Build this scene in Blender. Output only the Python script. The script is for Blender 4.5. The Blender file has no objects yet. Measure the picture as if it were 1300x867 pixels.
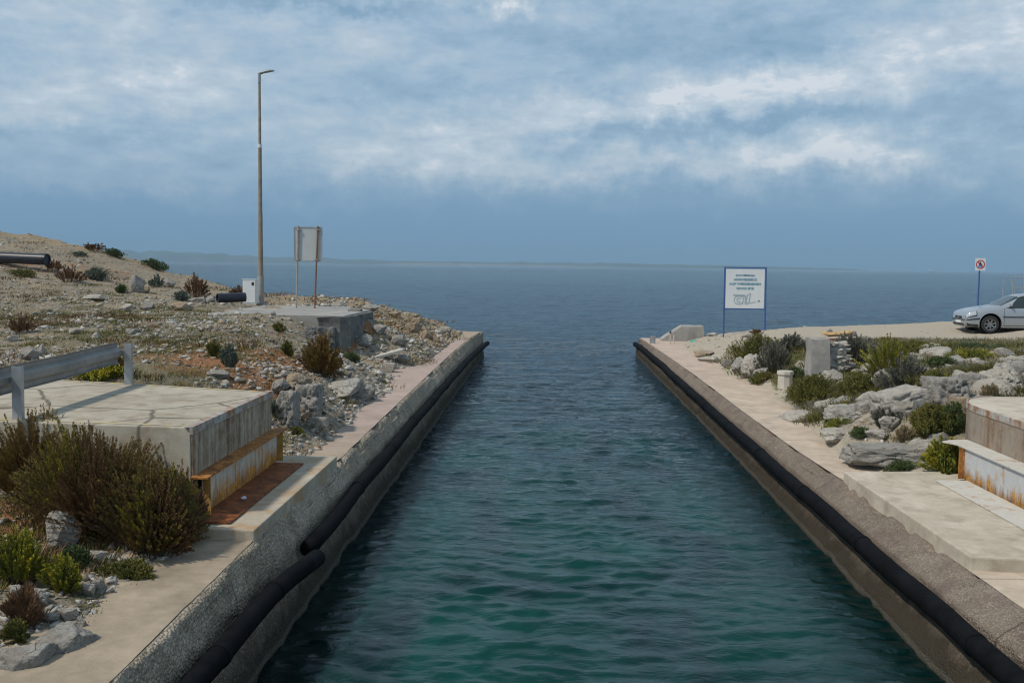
import bpy, bmesh, math, random
import numpy as np
from mathutils import Vector, Matrix
R = math.radians
SC = bpy.context.scene
COL = SC.collection
rng = np.random.default_rng(7)
random.seed(7)

# ------------------------------------------------------------------ camera
HC = 3.92                                  # lens height above the water, metres
FPX, CX, CY = 1272.0, 650.0, 433.5         # focal length and centre in photo pixels
ROLL = 0.0122                              # the horizon drops a little to the right
def _axes(vx, vy):
    c, q = math.cos(ROLL), math.sin(ROLL)
    x, y = vx - CX, vy - CY
    xu, yu = x * c + y * q, -x * q + y * c
    pitch = math.atan(-yu / FPX); yaw = math.atan(xu / (FPX / math.cos(pitch)))
    F = np.array([-math.sin(yaw) * math.cos(pitch), math.cos(yaw) * math.cos(pitch), -math.sin(pitch)])
    R0 = np.array([math.cos(yaw), math.sin(yaw), 0.0]); U0 = np.cross(R0, F)
    return F, R0 * c + U0 * q, U0 * c - R0 * q
Fv, Rv, Uv = _axes(694.0, 338.0)           # the canal runs along +Y
CAM = np.array([0.0, 0.0, HC])

def ray(px, py):
    d = Fv * FPX + Rv * (px - CX) + Uv * (CY - py)
    return d / np.linalg.norm(d)

def G(px, py, z):
    d = ray(px, py)
    t = (z - HC) / d[2]
    return CAM + d * t

def A(px, py, Y):
    d = ray(px, py); t = Y / d[1]
    return (d[0] * t, Y, HC + d[2] * t)

def ppm(p):                                 # photo pixels per metre at a point
    return FPX / max(0.1, float(np.dot(np.array(p) - CAM, Fv)))

cam_data = bpy.data.cameras.new('camera')
cam_data.sensor_width = 36.0
cam_data.lens = 36.0 * FPX / 1300.0
cam_data.clip_end = 60000.0
cam_data.clip_start = 0.05
cam = bpy.data.objects.new('camera', cam_data)
COL.objects.link(cam)
cam.matrix_world = Matrix(((Rv[0], Uv[0], -Fv[0], 0), (Rv[1], Uv[1], -Fv[1], 0), (Rv[2], Uv[2], -Fv[2], HC), (0, 0, 0, 1)))
SC.camera = cam

# ------------------------------------------------------------------ object helpers
def tag(o, label=None, cat=None, group=None, kind=None):
    if label: o['label'] = label
    if cat: o['category'] = cat
    if group: o['group'] = group
    if kind: o['kind'] = kind
    return o

def root(name, loc, label, cat, group=None, rz=0.0):
    o = bpy.data.objects.new(name, None)
    COL.objects.link(o)
    o.location = loc
    o.rotation_euler = (0, 0, rz)
    o.empty_display_size = 0.2
    return tag(o, label, cat, group)

class MB:
    def __init__(s):
        s.v = []; s.f = []; s.n = 0; s.attr = []
    def add(s, verts, faces, a=None):
        verts = np.asarray(verts, float).reshape(-1, 3)
        s.v.append(verts)
        for f in faces:
            s.f.append(tuple(int(i) + s.n for i in f))
        s.n += len(verts)
    def box(s, x0, x1, y0, y1, z0, z1, M=None):
        v = np.array([(x, y, z) for x in (x0, x1) for y in (y0, y1) for z in (z0, z1)], float)
        if M is not None:
            v = np.array([tuple(M @ Vector(p)) for p in v])
        s.add(v, [(0, 1, 3, 2), (4, 6, 7, 5), (0, 4, 5, 1), (2, 3, 7, 6), (0, 2, 6, 4), (1, 5, 7, 3)])
    def prism(s, poly, z0, z1):
        n = len(poly)
        v = [(p[0], p[1], z0) for p in poly] + [(p[0], p[1], z1) for p in poly]
        f = [tuple(range(n - 1, -1, -1)), tuple(range(n, 2 * n))]
        f += [(i, (i + 1) % n, n + (i + 1) % n, n + i) for i in range(n)]
        s.add(v, f)
    def tube(s, pts, rad, seg=12, cap=True):
        pts = [np.array(p, float) for p in pts]
        if not hasattr(rad, '__len__'): rad = [rad] * len(pts)
        V = []; ref = None
        for i, p in enumerate(pts):
            a = pts[max(i - 1, 0)]; b = pts[min(i + 1, len(pts) - 1)]
            d = b - a; d = d / (np.linalg.norm(d) + 1e-9)
            if ref is None:
                ref = np.array([0, 0, 1.0]) if abs(d[2]) < 0.9 else np.array([1.0, 0, 0])
            u = np.cross(d, ref); u /= np.linalg.norm(u) + 1e-9
            w = np.cross(u, d); ref = w
            for k in range(seg):
                t = 2 * math.pi * k / seg
                V.append(p + rad[i] * (u * math.cos(t) + w * math.sin(t)))
        F = []
        for i in range(len(pts) - 1):
            for k in range(seg):
                a = i * seg + k; b = i * seg + (k + 1) % seg
                F.append((a, a + seg, b + seg, b))
        if cap:
            F.append(tuple(range(seg)))
            F.append(tuple(range((len(pts) - 1) * seg + seg - 1, (len(pts) - 1) * seg - 1, -1)))
        s.add(V, F)
    def build(s, name, mat, parent=None, loc=(0, 0, 0), smooth=False, bevel=0.0, rz=0.0):
        V = np.concatenate(s.v) if s.v else np.zeros((0, 3))
        off = np.array(parent.location if parent is not None and parent.type == 'EMPTY' else loc, float)
        if parent is not None and parent.type == 'MESH':
            off = np.array(parent.get('_off', (0, 0, 0)), float)
        V = V - off
        me = bpy.data.meshes.new(name)
        me.from_pydata([tuple(p) for p in V], [], s.f)
        bm = bmesh.new(); bm.from_mesh(me)
        bmesh.ops.recalc_face_normals(bm, faces=bm.faces)
        if bevel > 0:
            ed = [e for e in bm.edges if len(e.link_faces) == 2 and e.calc_face_angle(0) > 0.5]
            bmesh.ops.bevel(bm, geom=ed, offset=bevel, segments=2, affect='EDGES', profile=0.6)
        bm.to_mesh(me); bm.free()
        return link(name, me, mat, parent, loc, smooth, off)

def link(name, me, mat, parent=None, loc=(0, 0, 0), smooth=False, off=None):
    if mat is not None:
        for m in (mat if isinstance(mat, (list, tuple)) else [mat]):
            me.materials.append(m)
    if smooth:
        me.polygons.foreach_set('use_smooth', [True] * len(me.polygons))
    o = bpy.data.objects.new(name, me)
    COL.objects.link(o)
    if parent is not None: o.parent = parent
    else: o.location = loc
    if off is not None and parent is not None: o['_off'] = [float(x) for x in off]
    elif parent is None: o['_off'] = [float(x) for x in loc]
    return o

def fast_mesh(name, V, F, attrs=None, smooth=False):
    """V (n,3), F (m,k) all faces the same size; attrs name -> per-face or per-vertex float array"""
    V = np.asarray(V, np.float32); F = np.asarray(F, np.int32)
    me = bpy.data.meshes.new(name)
    m, k = F.shape
    me.vertices.add(len(V)); me.vertices.foreach_set('co', V.ravel())
    me.loops.add(m * k); me.loops.foreach_set('vertex_index', F.ravel())
    me.polygons.add(m)
    me.polygons.foreach_set('loop_start', np.arange(0, m * k, k, dtype=np.int32))
    me.polygons.foreach_set('loop_total', np.full(m, k, np.int32))
    if smooth: me.polygons.foreach_set('use_smooth', np.ones(m, bool))
    me.update(calc_edges=True)
    for n_, a in (attrs or {}).items():
        dom = 'POINT' if len(a) == len(V) else 'FACE'
        at = me.attributes.new(n_, 'FLOAT', dom)
        at.data.foreach_set('value', np.asarray(a, np.float32))
    return me

# ------------------------------------------------------------------ noise in numpy
def _hash(ix, iy, iz, seed):
    h = (ix.astype(np.int64) * 374761393 + iy.astype(np.int64) * 668265263 + iz.astype(np.int64) * 2147483647 + seed * 974634777) & 0xffffffff
    h = ((h ^ (h >> 13)) * 1274126177) & 0xffffffff
    h = (h ^ (h >> 16)) & 0xffffffff
    return h.astype(np.float64) / 4294967295.0

def vnoise(x, y, z=0.0, seed=1):
    x = np.asarray(x, float); y = np.asarray(y, float); z = np.asarray(z, float) + 0 * x
    ix, iy, iz = np.floor(x), np.floor(y), np.floor(z)
    fx, fy, fz = x - ix, y - iy, z - iz
    fx = fx * fx * (3 - 2 * fx); fy = fy * fy * (3 - 2 * fy); fz = fz * fz * (3 - 2 * fz)
    r = 0
    for a in (0, 1):
        for b in (0, 1):
            for c in (0, 1):
                w = (fx if a else 1 - fx) * (fy if b else 1 - fy) * (fz if c else 1 - fz)
                r = r + w * _hash(ix + a, iy + b, iz + c, seed)
    return r * 2 - 1

def fbm(x, y, z=0.0, oct=4, seed=1, gain=0.5):
    r = 0; a = 1.0; k = 1.0
    for i in range(oct):
        r = r + a * vnoise(x * k, y * k, z * k if not np.isscalar(z) or z else 0.0, seed + i * 17)
        a *= gain; k *= 2.03
    return r

def sstep(a, b, x):
    t = np.clip((np.asarray(x, float) - a) / (b - a), 0, 1)
    return t * t * (3 - 2 * t)

# ------------------------------------------------------------------ materials
def new_mat(name):
    m = bpy.data.materials.new(name); m.use_nodes = True
    nt = m.node_tree
    return m, nt, nt.nodes['Principled BSDF']

def N(nt, t, **kw):
    n = nt.nodes.new(t)
    for k, v in kw.items():
        if k.startswith('in_'):
            key = k[3:]
            n.inputs[int(key) if key.isdigit() else key.replace('_', ' ')].default_value = v
        else: setattr(n, k, v)
    return n

def ramp(nt, fac, stops, interp='LINEAR'):
    r = nt.nodes.new('ShaderNodeValToRGB')
    r.color_ramp.interpolation = interp
    el = r.color_ramp.elements
    while len(el) > 1: el.remove(el[-1])
    el[0].position = stops[0][0]; el[0].color = tuple(stops[0][1]) + (1,)
    for p, c in stops[1:]:
        e = el.new(p); e.color = tuple(c) + (1,)
    if fac is not None: nt.links.new(fac, r.inputs[0])
    return r.outputs[0]

def noise(nt, vec, scale, detail=6, rough=0.6, dist=0.0):
    n = N(nt, 'ShaderNodeTexNoise')
    n.inputs['Scale'].default_value = scale; n.inputs['Detail'].default_value = detail
    n.inputs['Roughness'].default_value = rough; n.inputs['Distortion'].default_value = dist
    if vec is not None: nt.links.new(vec, n.inputs['Vector'])
    return n.outputs['Fac']

def mapping(nt, vec, scale=(1, 1, 1), rot=(0, 0, 0), loc=(0, 0, 0)):
    m = N(nt, 'ShaderNodeMapping')
    m.inputs['Scale'].default_value = scale; m.inputs['Rotation'].default_value = rot; m.inputs['Location'].default_value = loc
    nt.links.new(vec, m.inputs['Vector'])
    return m.outputs[0]

def mixc(nt, fac, a, b, mode='MIX'):
    m = N(nt, 'ShaderNodeMix', data_type='RGBA', blend_type=mode)
    for sock, v in ((m.inputs[0], fac), (m.inputs[6], a), (m.inputs[7], b)):
        if hasattr(v, 'is_linked') or hasattr(v, 'links'): nt.links.new(v, sock)
        elif isinstance(v, (int, float)): sock.default_value = v
        else: sock.default_value = tuple(v) + (1,)
    return m.outputs[2]

def mth(nt, op, a, b=0.0, c=None, clamp=False):
    m = N(nt, 'ShaderNodeMath', operation=op, use_clamp=clamp)
    for i, v in enumerate((a, b, c)):
        if v is None: continue
        if isinstance(v, (int, float)): m.inputs[i].default_value = v
        else: nt.links.new(v, m.inputs[i])
    return m.outputs[0]

def bump(nt, bsdf, h, strength=0.5, dist=0.02, prev=None):
    b = N(nt, 'ShaderNodeBump')
    b.inputs['Strength'].default_value = strength; b.inputs['Distance'].default_value = dist
    nt.links.new(h, b.inputs['Height'])
    if prev is not None: nt.links.new(prev, b.inputs['Normal'])
    if bsdf is not None: nt.links.new(b.outputs[0], bsdf.inputs['Normal'])
    return b.outputs[0]

def attr(nt, name):
    a = N(nt, 'ShaderNodeAttribute'); a.attribute_name = name
    return a.outputs['Fac']

def simple(name, col, rough=0.6, metal=0.0, var=0.12, scale=8.0, bstr=0.15, spec=0.5, coat=0.0):
    m, nt, b = new_mat(name)
    tc = N(nt, 'ShaderNodeTexCoord').outputs['Object']
    n1 = noise(nt, tc, scale, 6, 0.65)
    lo = [c * (1 - var) for c in col]; hi = [min(1, c * (1 + var)) for c in col]
    nt.links.new(ramp(nt, n1, [(0.3, lo), (0.7, hi)]), b.inputs['Base Color'])
    b.inputs['Roughness'].default_value = rough; b.inputs['Metallic'].default_value = metal
    b.inputs['Specular IOR Level'].default_value = spec
    if coat: b.inputs['Coat Weight'].default_value = coat
    if bstr: bump(nt, b, noise(nt, tc, scale * 6, 4), bstr, 0.01)
    return m

def rough_concrete(name, lo, mid, hi, grain=60.0, gstr=0.5, gdist=0.01, stain=None, stain_amt=0.4, stain_scale=(1, 1, 1), big=0.6, pebble=0.0, crack=0.0, zdark=None):
    """cast concrete: broad blotches, fine grain, optional exposed pebbles, cracks and stains"""
    m, nt, b = new_mat(name)
    tc = N(nt, 'ShaderNodeTexCoord').outputs['Object']
    n1 = noise(nt, tc, big, 8, 0.62, 0.4)
    n2 = noise(nt, tc, grain, 3, 0.6)
    n3 = noise(nt, tc, 5.0, 8, 0.7)
    v = mth(nt, 'ADD', mth(nt, 'MULTIPLY', n1, 0.5), mth(nt, 'ADD', mth(nt, 'MULTIPLY', n3, 0.3), mth(nt, 'MULTIPLY', n2, 0.2)))
    c = ramp(nt, v, [(0.38, lo), (0.5, mid), (0.61, hi)])
    hgt = mth(nt, 'ADD', mth(nt, 'MULTIPLY', n2, 0.5), mth(nt, 'MULTIPLY', n3, 1.0))
    if pebble:
        vo = N(nt, 'ShaderNodeTexVoronoi'); vo.inputs['Scale'].default_value = pebble
        nt.links.new(tc, vo.inputs['Vector'])
        pc = ramp(nt, N_sep(nt, vo.outputs['Color']), [(0, [x * 0.75 for x in lo]), (0.5, mid), (1, [min(1, x * 1.25) for x in hi])])
        edge = ramp(nt, vo.outputs['Distance'], [(0.25, (1, 1, 1)), (0.6, (0.45, 0.43, 0.4))])
        c = mixc(nt, 0.5, c, mixc(nt, 1.0, pc, edge, 'MULTIPLY'))
        hgt = mth(nt, 'SUBTRACT', hgt, mth(nt, 'MULTIPLY', vo.outputs['Distance'], 1.6))
    if stain is not None:
        sn = noise(nt, mapping(nt, tc, stain_scale), 3.0, 6, 0.65, 0.3)
        f = mth(nt, 'MULTIPLY', ramp(nt, sn, [(0.48, (0, 0, 0)), (0.66, (1, 1, 1))]), stain_amt)
        c = mixc(nt, f, c, stain)
    if crack:
        vo = N(nt, 'ShaderNodeTexVoronoi', feature='DISTANCE_TO_EDGE'); vo.inputs['Scale'].default_value = crack
        wv = mixc(nt, 0.12, tc, N_noise_col(nt, tc, 3.0), 'ADD')
        nt.links.new(wv, vo.inputs['Vector'])
        f = ramp(nt, vo.outputs['Distance'], [(0.005, (1, 1, 1)), (0.014, (0, 0, 0))])
        hgt = mth(nt, 'SUBTRACT', hgt, mth(nt, 'MULTIPLY', f, 1.5))
        c = mixc(nt, mth(nt, 'MULTIPLY', f, 0.85), c, [x * 0.35 for x in lo])
    if zdark is not None:      # tide band: algae and wet concrete near the water
        sp = N(nt, 'ShaderNodeSeparateXYZ'); nt.links.new(tc, sp.inputs[0])
        zz = mth(nt, 'ADD', sp.outputs[2], mth(nt, 'MULTIPLY', mth(nt, 'ADD', n1, n3), -0.45))
        f = ramp(nt, mth(nt, 'ADD', zz, 0.5), [(0.26, (1, 1, 1)), (0.66, (0, 0, 0))])
        c = mixc(nt, mth(nt, 'MULTIPLY', f, 0.92), c, zdark)
        # a pale salt line just over the water, and pour joints every six metres
        sl_ = ramp(nt, mth(nt, 'ADD', mth(nt, 'ADD', sp.outputs[2], 0.5), mth(nt, 'MULTIPLY', n3, 0.06)), [(.53, (0, 0, 0)), (.56, (1, 1, 1)), (.60, (1, 1, 1)), (.63, (0, 0, 0))])
        c = mixc(nt, mth(nt, 'MULTIPLY', mth(nt, 'MULTIPLY', sl_, n2), .45), c, (.26, .25, .21))
        jy = mth(nt, 'ABSOLUTE', mth(nt, 'SUBTRACT', mth(nt, 'FRACT', mth(nt, 'DIVIDE', mth(nt, 'ADD', sp.outputs[1], mth(nt, 'MULTIPLY', n3, .10)), 6.1)), .5))
        c = mixc(nt, ramp(nt, jy, [(.0015, (.8, .8, .8)), (.004, (0, 0, 0))]), c, [x * .3 for x in lo])
    nt.links.new(c, b.inputs['Base Color'])
    b.inputs['Roughness'].default_value = 0.92
    b.inputs['Specular IOR Level'].default_value = 0.25
    bump(nt, b, hgt, gstr, gdist)
    return m

def N_sep(nt, col):
    s = N(nt, 'ShaderNodeSeparateColor'); nt.links.new(col, s.inputs[0]); return s.outputs[0]
def N_noise_col(nt, vec, scale):
    n = N(nt, 'ShaderNodeTexNoise'); n.inputs['Scale'].default_value = scale; n.inputs['Detail'].default_value = 4
    nt.links.new(vec, n.inputs['Vector']); return n.outputs['Color']

# ------------------------------------------------------------------ world and sun
SUN_EL, = (R(52),)
sun_from = np.array([-0.72, -0.42, 0.0]); sun_from /= np.linalg.norm(sun_from)
sun_from = sun_from * math.cos(SUN_EL) + np.array([0, 0, math.sin(SUN_EL)])
W = bpy.data.worlds.new('World'); SC.world = W; W.use_nodes = True
nt = W.node_tree
bg = nt.nodes['Background']
sky = N(nt, 'ShaderNodeTexSky', sky_type='NISHITA')
sky.sun_disc = False; sky.sun_elevation = SUN_EL
sky.sun_rotation = math.atan2(sun_from[0], sun_from[1])
sky.air_density = 1.2; sky.dust_density = 1.5; sky.ozone_density = 2.0
tc = N(nt, 'ShaderNodeTexCoord').outputs['Generated']
sep = N(nt, 'ShaderNodeSeparateXYZ'); nt.links.new(tc, sep.inputs[0])
dx, dy, dz = sep.outputs
az = mth(nt, 'ARCTAN2', dx, dy)
el = mth(nt, 'ARCSINE', mth(nt, 'MINIMUM', mth(nt, 'MAXIMUM', dz, -1.0), 1.0))
zc = mth(nt, 'ADD', mth(nt, 'MAXIMUM', dz, 0.0), 0.10)
cmb = N(nt, 'ShaderNodeCombineXYZ')
nt.links.new(mth(nt, 'DIVIDE', dx, zc), cmb.inputs[0]); nt.links.new(mth(nt, 'DIVIDE', dy, zc), cmb.inputs[1])
plane = cmb.outputs[0]
nA = noise(nt, mapping(nt, plane, (1.0, 0.85, 1)), 1.1, 9, 0.56, 0.35)
cae = N(nt, 'ShaderNodeCombineXYZ'); nt.links.new(az, cae.inputs[0]); nt.links.new(el, cae.inputs[1])
ae = cae.outputs[0]
nB = noise(nt, mapping(nt, ae, (1, 2.7, 1), (0, 0, R(-9))), 7.0, 9, 0.6, 0.3)
nC = noise(nt, mapping(nt, ae, (1, 2.6, 1), (0, 0, R(-6)), (3, 1, 0)), 22.0, 8, 0.62, 0.2)
nD = noise(nt, mapping(nt, ae, (1, 2.0, 1), (0, 0, 0), (1, 8, 0)), 48.0, 7, 0.62, 0.3)
wx = mth(nt, 'MULTIPLY', mth(nt, 'SUBTRACT', noise(nt, mapping(nt, ae, loc=(5, 0, 0)), 12.0, 8, 0.66), 0.5), 0.20)
wy = mth(nt, 'MULTIPLY', mth(nt, 'SUBTRACT', noise(nt, mapping(nt, ae, loc=(0, 7, 0)), 14.0, 8, 0.66), 0.5), 0.10)
azw = mth(nt, 'ADD', az, wx); elw = mth(nt, 'ADD', el, wy)
# banks of cloud: photo-measured bearing / height, spread, tilt, strength
banks = [(950, 108, 210, 20, .15, .62), (1130, 188, 85, 24, 0, .50), (880, 214, 260, 15, .03, .50), (575, 182, 130, 22, .08, .42),
         (95, 125, 110, 28, .1, .34), (195, 103, 40, 12, 0, .3), (110, 240, 90, 8, 0, .36), (400, 40, 120, 22, 0, .2), (645, 8, 22, 16, 0, .9),
         (1200, 60, 130, 40, 0, .35), (60, 20, 120, 30, 0, .25), (1000, 130, 90, 14, .15, .22), (760, 130, 80, 20, 0, .2), (480, 205, 90, 14, 0, .22),
         (850, 50, 150, 26, -.05, -.42), (930, 160, 180, 13, .08, -.55), (1260, 150, 80, 45, 0, -.45), (430, 4, 150, 9, 0, -.5),
         (120, 178, 170, 16, 0, -.3), (300, 262, 400, 16, 0, -.28), (520, 120, 150, 14, .1, -.2), (690, 175, 50, 12, 0, -.25), (1000, 255, 300, 13, 0, -.35),
         (330, 130, 60, 30, 0, .12), (240, 180, 60, 14, 0, .12)]
val = mth(nt, 'ADD', mth(nt, 'MULTIPLY', mth(nt, 'SUBTRACT', nB, 0.5), 1.25), mth(nt, 'ADD', mth(nt, 'MULTIPLY', mth(nt, 'SUBTRACT', nC, 0.5), 0.8), mth(nt, 'MULTIPLY', mth(nt, 'SUBTRACT', nD, 0.5), 0.40)))
val = mth(nt, 'ADD', mth(nt, 'ADD', val, 0.42), mth(nt, 'MULTIPLY', mth(nt, 'SUBTRACT', nA, 0.5), 0.5))
mod = mth(nt, 'ADD', 0.45, mth(nt, 'MULTIPLY', nC, 1.1))
for (bx, by, sx, sy, sl, amp) in banks:
    d = ray(bx, by); a0 = math.atan2(d[0], d[1]); e0 = math.asin(d[2])
    da = mth(nt, 'SUBTRACT', azw, a0); de = mth(nt, 'SUBTRACT', mth(nt, 'SUBTRACT', elw, e0), mth(nt, 'MULTIPLY', da, sl))
    qa = mth(nt, 'POWER', mth(nt, 'ABSOLUTE', mth(nt, 'DIVIDE', da, sx / FPX)), 2.0)
    qe = mth(nt, 'POWER', mth(nt, 'ABSOLUTE', mth(nt, 'DIVIDE', de, sy / FPX)), 2.0)
    g = mth(nt, 'EXPONENT', mth(nt, 'MULTIPLY', mth(nt, 'ADD', qa, qe), -0.7))
    g = mth(nt, 'MULTIPLY', g, mod)
    val = mth(nt, 'MULTIPLY_ADD', g, amp * 0.8, val)
SB = 10.0
cl = ramp(nt, val, [(0.0, (.235, .38, .535)), (0.35, (.35, .495, .645)), (0.62, (.465, .58, .69)), (0.85, (.575, .665, .755)), (1.0, (.72, .77, .83))])
hz = ramp(nt, el, [(0.0, (.150, .305, .50)), (0.05, (.175, .33, .52)), (0.10, (.215, .365, .545))])
cl = mixc(nt, ramp(nt, elw, [(0.050, (0, 0, 0)), (0.105, (1, 1, 1))]), hz, cl)
cl = mixc(nt, 1.0, cl, (SB, SB, SB), 'MULTIPLY')
cl = mixc(nt, 1.0, cl, ramp(nt, el, [(0.40, (1, 1, 1)), (0.75, (.72, .72, .72))]), 'MULTIPLY')   # unseen overhead sky dimmed to raise contrast and darken water reflections
skc = mixc(nt, 0.90, sky.outputs[0], cl)
nt.links.new(skc, bg.inputs['Color'])
bg.inputs['Strength'].default_value = 0.1

sd = bpy.data.lights.new('sun', 'SUN'); sd.energy = 2.75; sd.angle = R(4); sd.color = (1.0, 0.91, 0.79)
so = bpy.data.objects.new('sun', sd); COL.objects.link(so)
so.rotation_euler = Vector(sun_from).to_track_quat('Z', 'Y').to_euler()
so.location = (0, 0, 30)

# ------------------------------------------------------------------ terrain heights
class RBF:
    def __init__(s, pts):
        P = np.array(pts, float); s.P = P[:, :2]
        D = np.linalg.norm(s.P[:, None] - s.P[None], axis=2)
        s.m = P[:, 2].mean()
        s.w = np.linalg.solve(D + 1e-6 * np.eye(len(P)), P[:, 2] - s.m)
    def __call__(s, x, y):
        x = np.asarray(x, float); r = np.full(x.shape, s.m)
        for (a, b), w in zip(s.P, s.w): r += w * np.sqrt((x - a) ** 2 + (y - b) ** 2)
        return r

LP = [(-3.3, y, .82) for y in (-8, -3, 2, 5, 8, 10, 12, 14, 17, 20, 24, 28, 32, 36, 40, 42.5)]
LP += [(-3.62, y, 1.04) for y in (-8, -3, 2, 5, 8, 9.6)] + [(-3.62, 12, 1.06), (-3.65, 14.5, 1.07), (-3.6, 17, 1.06), (-3.72, 20, 1.05), (-3.77, 24, 1.05), (-3.65, 28, 1.05), (-3.4, 32, 1.06), (-3.4, 36, 1.05), (-3.35, 41.5, 1.07)]
LP += [A(*p) for p in [(560, 410, 42), (500, 395, 41), (450, 380, 40), (400, 381, 41), (300, 368, 45), (250, 355, 46), (200, 343, 48), (150, 325, 48.5), (100, 315, 49), (0, 303, 50), (331, 387, 35),
      (0, 330, 40), (0, 400, 27), (100, 380, 30), (200, 370, 36), (0, 440, 19), (0, 470, 16), (160, 478, 15), (250, 470, 16.5), (250, 440, 19.5), (300, 420, 23), (340, 470, 18.3), (345, 530, 15.8), (350, 560, 14.8),
      (380, 500, 17.5), (410, 478, 20.5), (445, 505, 20.5), (400, 545, 16.3), (440, 520, 19), (480, 470, 25.5), (520, 430, 32), (550, 425, 36), (470, 430, 29), (450, 400, 33), (500, 412, 36), (430, 456, 26.8), (250, 398, 28)]]
LP += [(-3.0, 44.4, -.4), (-3.0, 48, -2.5), (-4.4, 49, -2), (-7.6, 49, -2), (-14, 54, -2), (-20, 57, -1.5), (-30, 61, -1.5), (-60, 70, -2), (-60, 50, 6.5), (-60, 20, 6), (-60, -10, 4), (-30, -10, 2.6), (-12, -8, 1.5), (-34, 51, 5.3),
       (-9.6, 33.5, 2.42), (-7.5, 27.0, 2.50), (-9.0, 27.0, 2.50), (-6.8, 27.0, 2.47), (-9.8, 29, 2.48), (-6.2, 27, 1.9), (-7.5, 28, 2.4), (-7.5, 33, 2.44), (-5.6, 30.5, 2.35), (-5.1, 26.8, 1.25),
       (-17, 41, 3.05), (-25, 27, 3.1), (-25, 40, 4.0), (-14, 20, 2.4), (-4.9, 16.6, 1.85), (-5.4, 22, 1.95), (-6.2, 24.5, 2.1), (-7.3, 14.9, 2.12), (-10, 15.6, 2.14),
       (-4.2, 9.8, 1.12), (-4.3, 9, 1.1), (-5, 9, 1.2), (-5, 7.5, 1.2), (-7, 9, 1.4), (-4.1, 3, 1.06), (-7, 3, 1.35), (-6, 10.1, 1.35), (-10, 9.7, 1.7), (-15, 9.2, 1.95), (-15, 3, 1.8), (-25, 10, 2.3), (-25, 16.5, 2.5),
       (-4.1, 12.5, 1.1), (-4.5, 14.0, 1.25)]
RP = [(4.8, y, .50) for y in (-8, -3, 2, 6, 10, 13, 16, 19, 22, 25, 28, 31, 34, 37, 40, 43)]
RP += [(5.3, -8, .77), (5.3, 0, .77), (5.3, 6, .77), (5.3, 9, .77), (5.4, 15.1, .77), (5.0, 16, .77), (5.25, 18, .77), (5.5, 20.5, .77), (5.65, 23.2, .78), (6.0, 26, .80), (5.5, 28.5, .80), (5.5, 31, .80), (5.45, 36, .81), (5.6, 40, .82), (6.4, 43, .86)]
RP += [A(*p) for p in [(1130, 575, 16.2), (1180, 560, 16.2), (1150, 500, 18.7), (1100, 520, 18.5), (1200, 480, 19.5), (1280, 465, 19.8), (1080, 480, 24), (1030, 490, 24), (1150, 450, 25.5), (1250, 445, 27), (1100, 440, 28.5), (1000, 440, 29.5),
      (960, 480, 28), (940, 445, 35), (1050, 455, 26.5), (1300, 437, 31.8), (1200, 437, 31.8), (1100, 434, 32), (1255, 423, 37.3), (1200, 423, 37.3), (1100, 425, 37), (1300, 412, 44), (1200, 414, 43.5), (1100, 418, 43), (1000, 422, 43),
      (970, 422, 43), (918, 428, 41), (880, 440, 38), (1060, 530, 17.8), (1020, 535, 19)]]
RP += [(7.2, 43.8, 1.0), (9, 16.8, 1.95), (7.6, 17, 1.75), (6.6, 15.5, 1.2), (11, 14, 1.95), (14, 16, 2.0), (11, 22, 2.0), (14, 25, 1.9), (30, 32, 1.7), (35, 37, 1.7), (25, 45.5, 1.65), (32, 48, 1.65),
       (6, 48.5, -3), (10, 48.5, -3), (14, 49, -3), (20, 50, -3), (28, 53, -3), (40, 58, -3), (60, 60, -2), (60, 30, 2.4), (60, -8, 3), (30, -8, 2.4), (14, -8, 1.6), (7.2, 6, .95), (8, 2, 1.1), (9, 9, 1.6), (7.2, 10, .95), (20, 20, 2.2), (40, 20, 2.3)]
class Table:
    """the smooth surface sampled every 20 cm and read back bilinearly"""
    def __init__(s, f, x0, x1, y0, y1, st=.2):
        s.f, s.x0, s.y0, s.st = f, x0, y0, st
        xs = np.arange(x0, x1 + st, st); ys = np.arange(y0, y1 + st, st)
        X, Y = np.meshgrid(xs, ys, indexing='ij'); s.Z = f(X, Y)
    def __call__(s, x, y):
        u = np.clip((np.asarray(x, float) - s.x0) / s.st, 0, s.Z.shape[0] - 1.001); v = np.clip((np.asarray(y, float) - s.y0) / s.st, 0, s.Z.shape[1] - 1.001)
        i = u.astype(int); j = v.astype(int); a = u - i; b = v - j
        return s.Z[i, j] * (1 - a) * (1 - b) + s.Z[i + 1, j] * a * (1 - b) + s.Z[i, j + 1] * (1 - a) * b + s.Z[i + 1, j + 1] * a * b
rbfL, rbfR = Table(RBF(LP), -66, -2.6, -13, 66), Table(RBF(RP), 4, 66, -13, 66)

def rock_noise(x, y, seed):
    n = fbm(x * 1.1, y * 1.1, oct=5, seed=seed)
    r = 1 - np.abs(fbm(x * 0.9 + 5, y * 0.9, oct=4, seed=seed + 5)) * 1.4
    return 0.6 * n + 0.5 * (r - .5)

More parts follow.
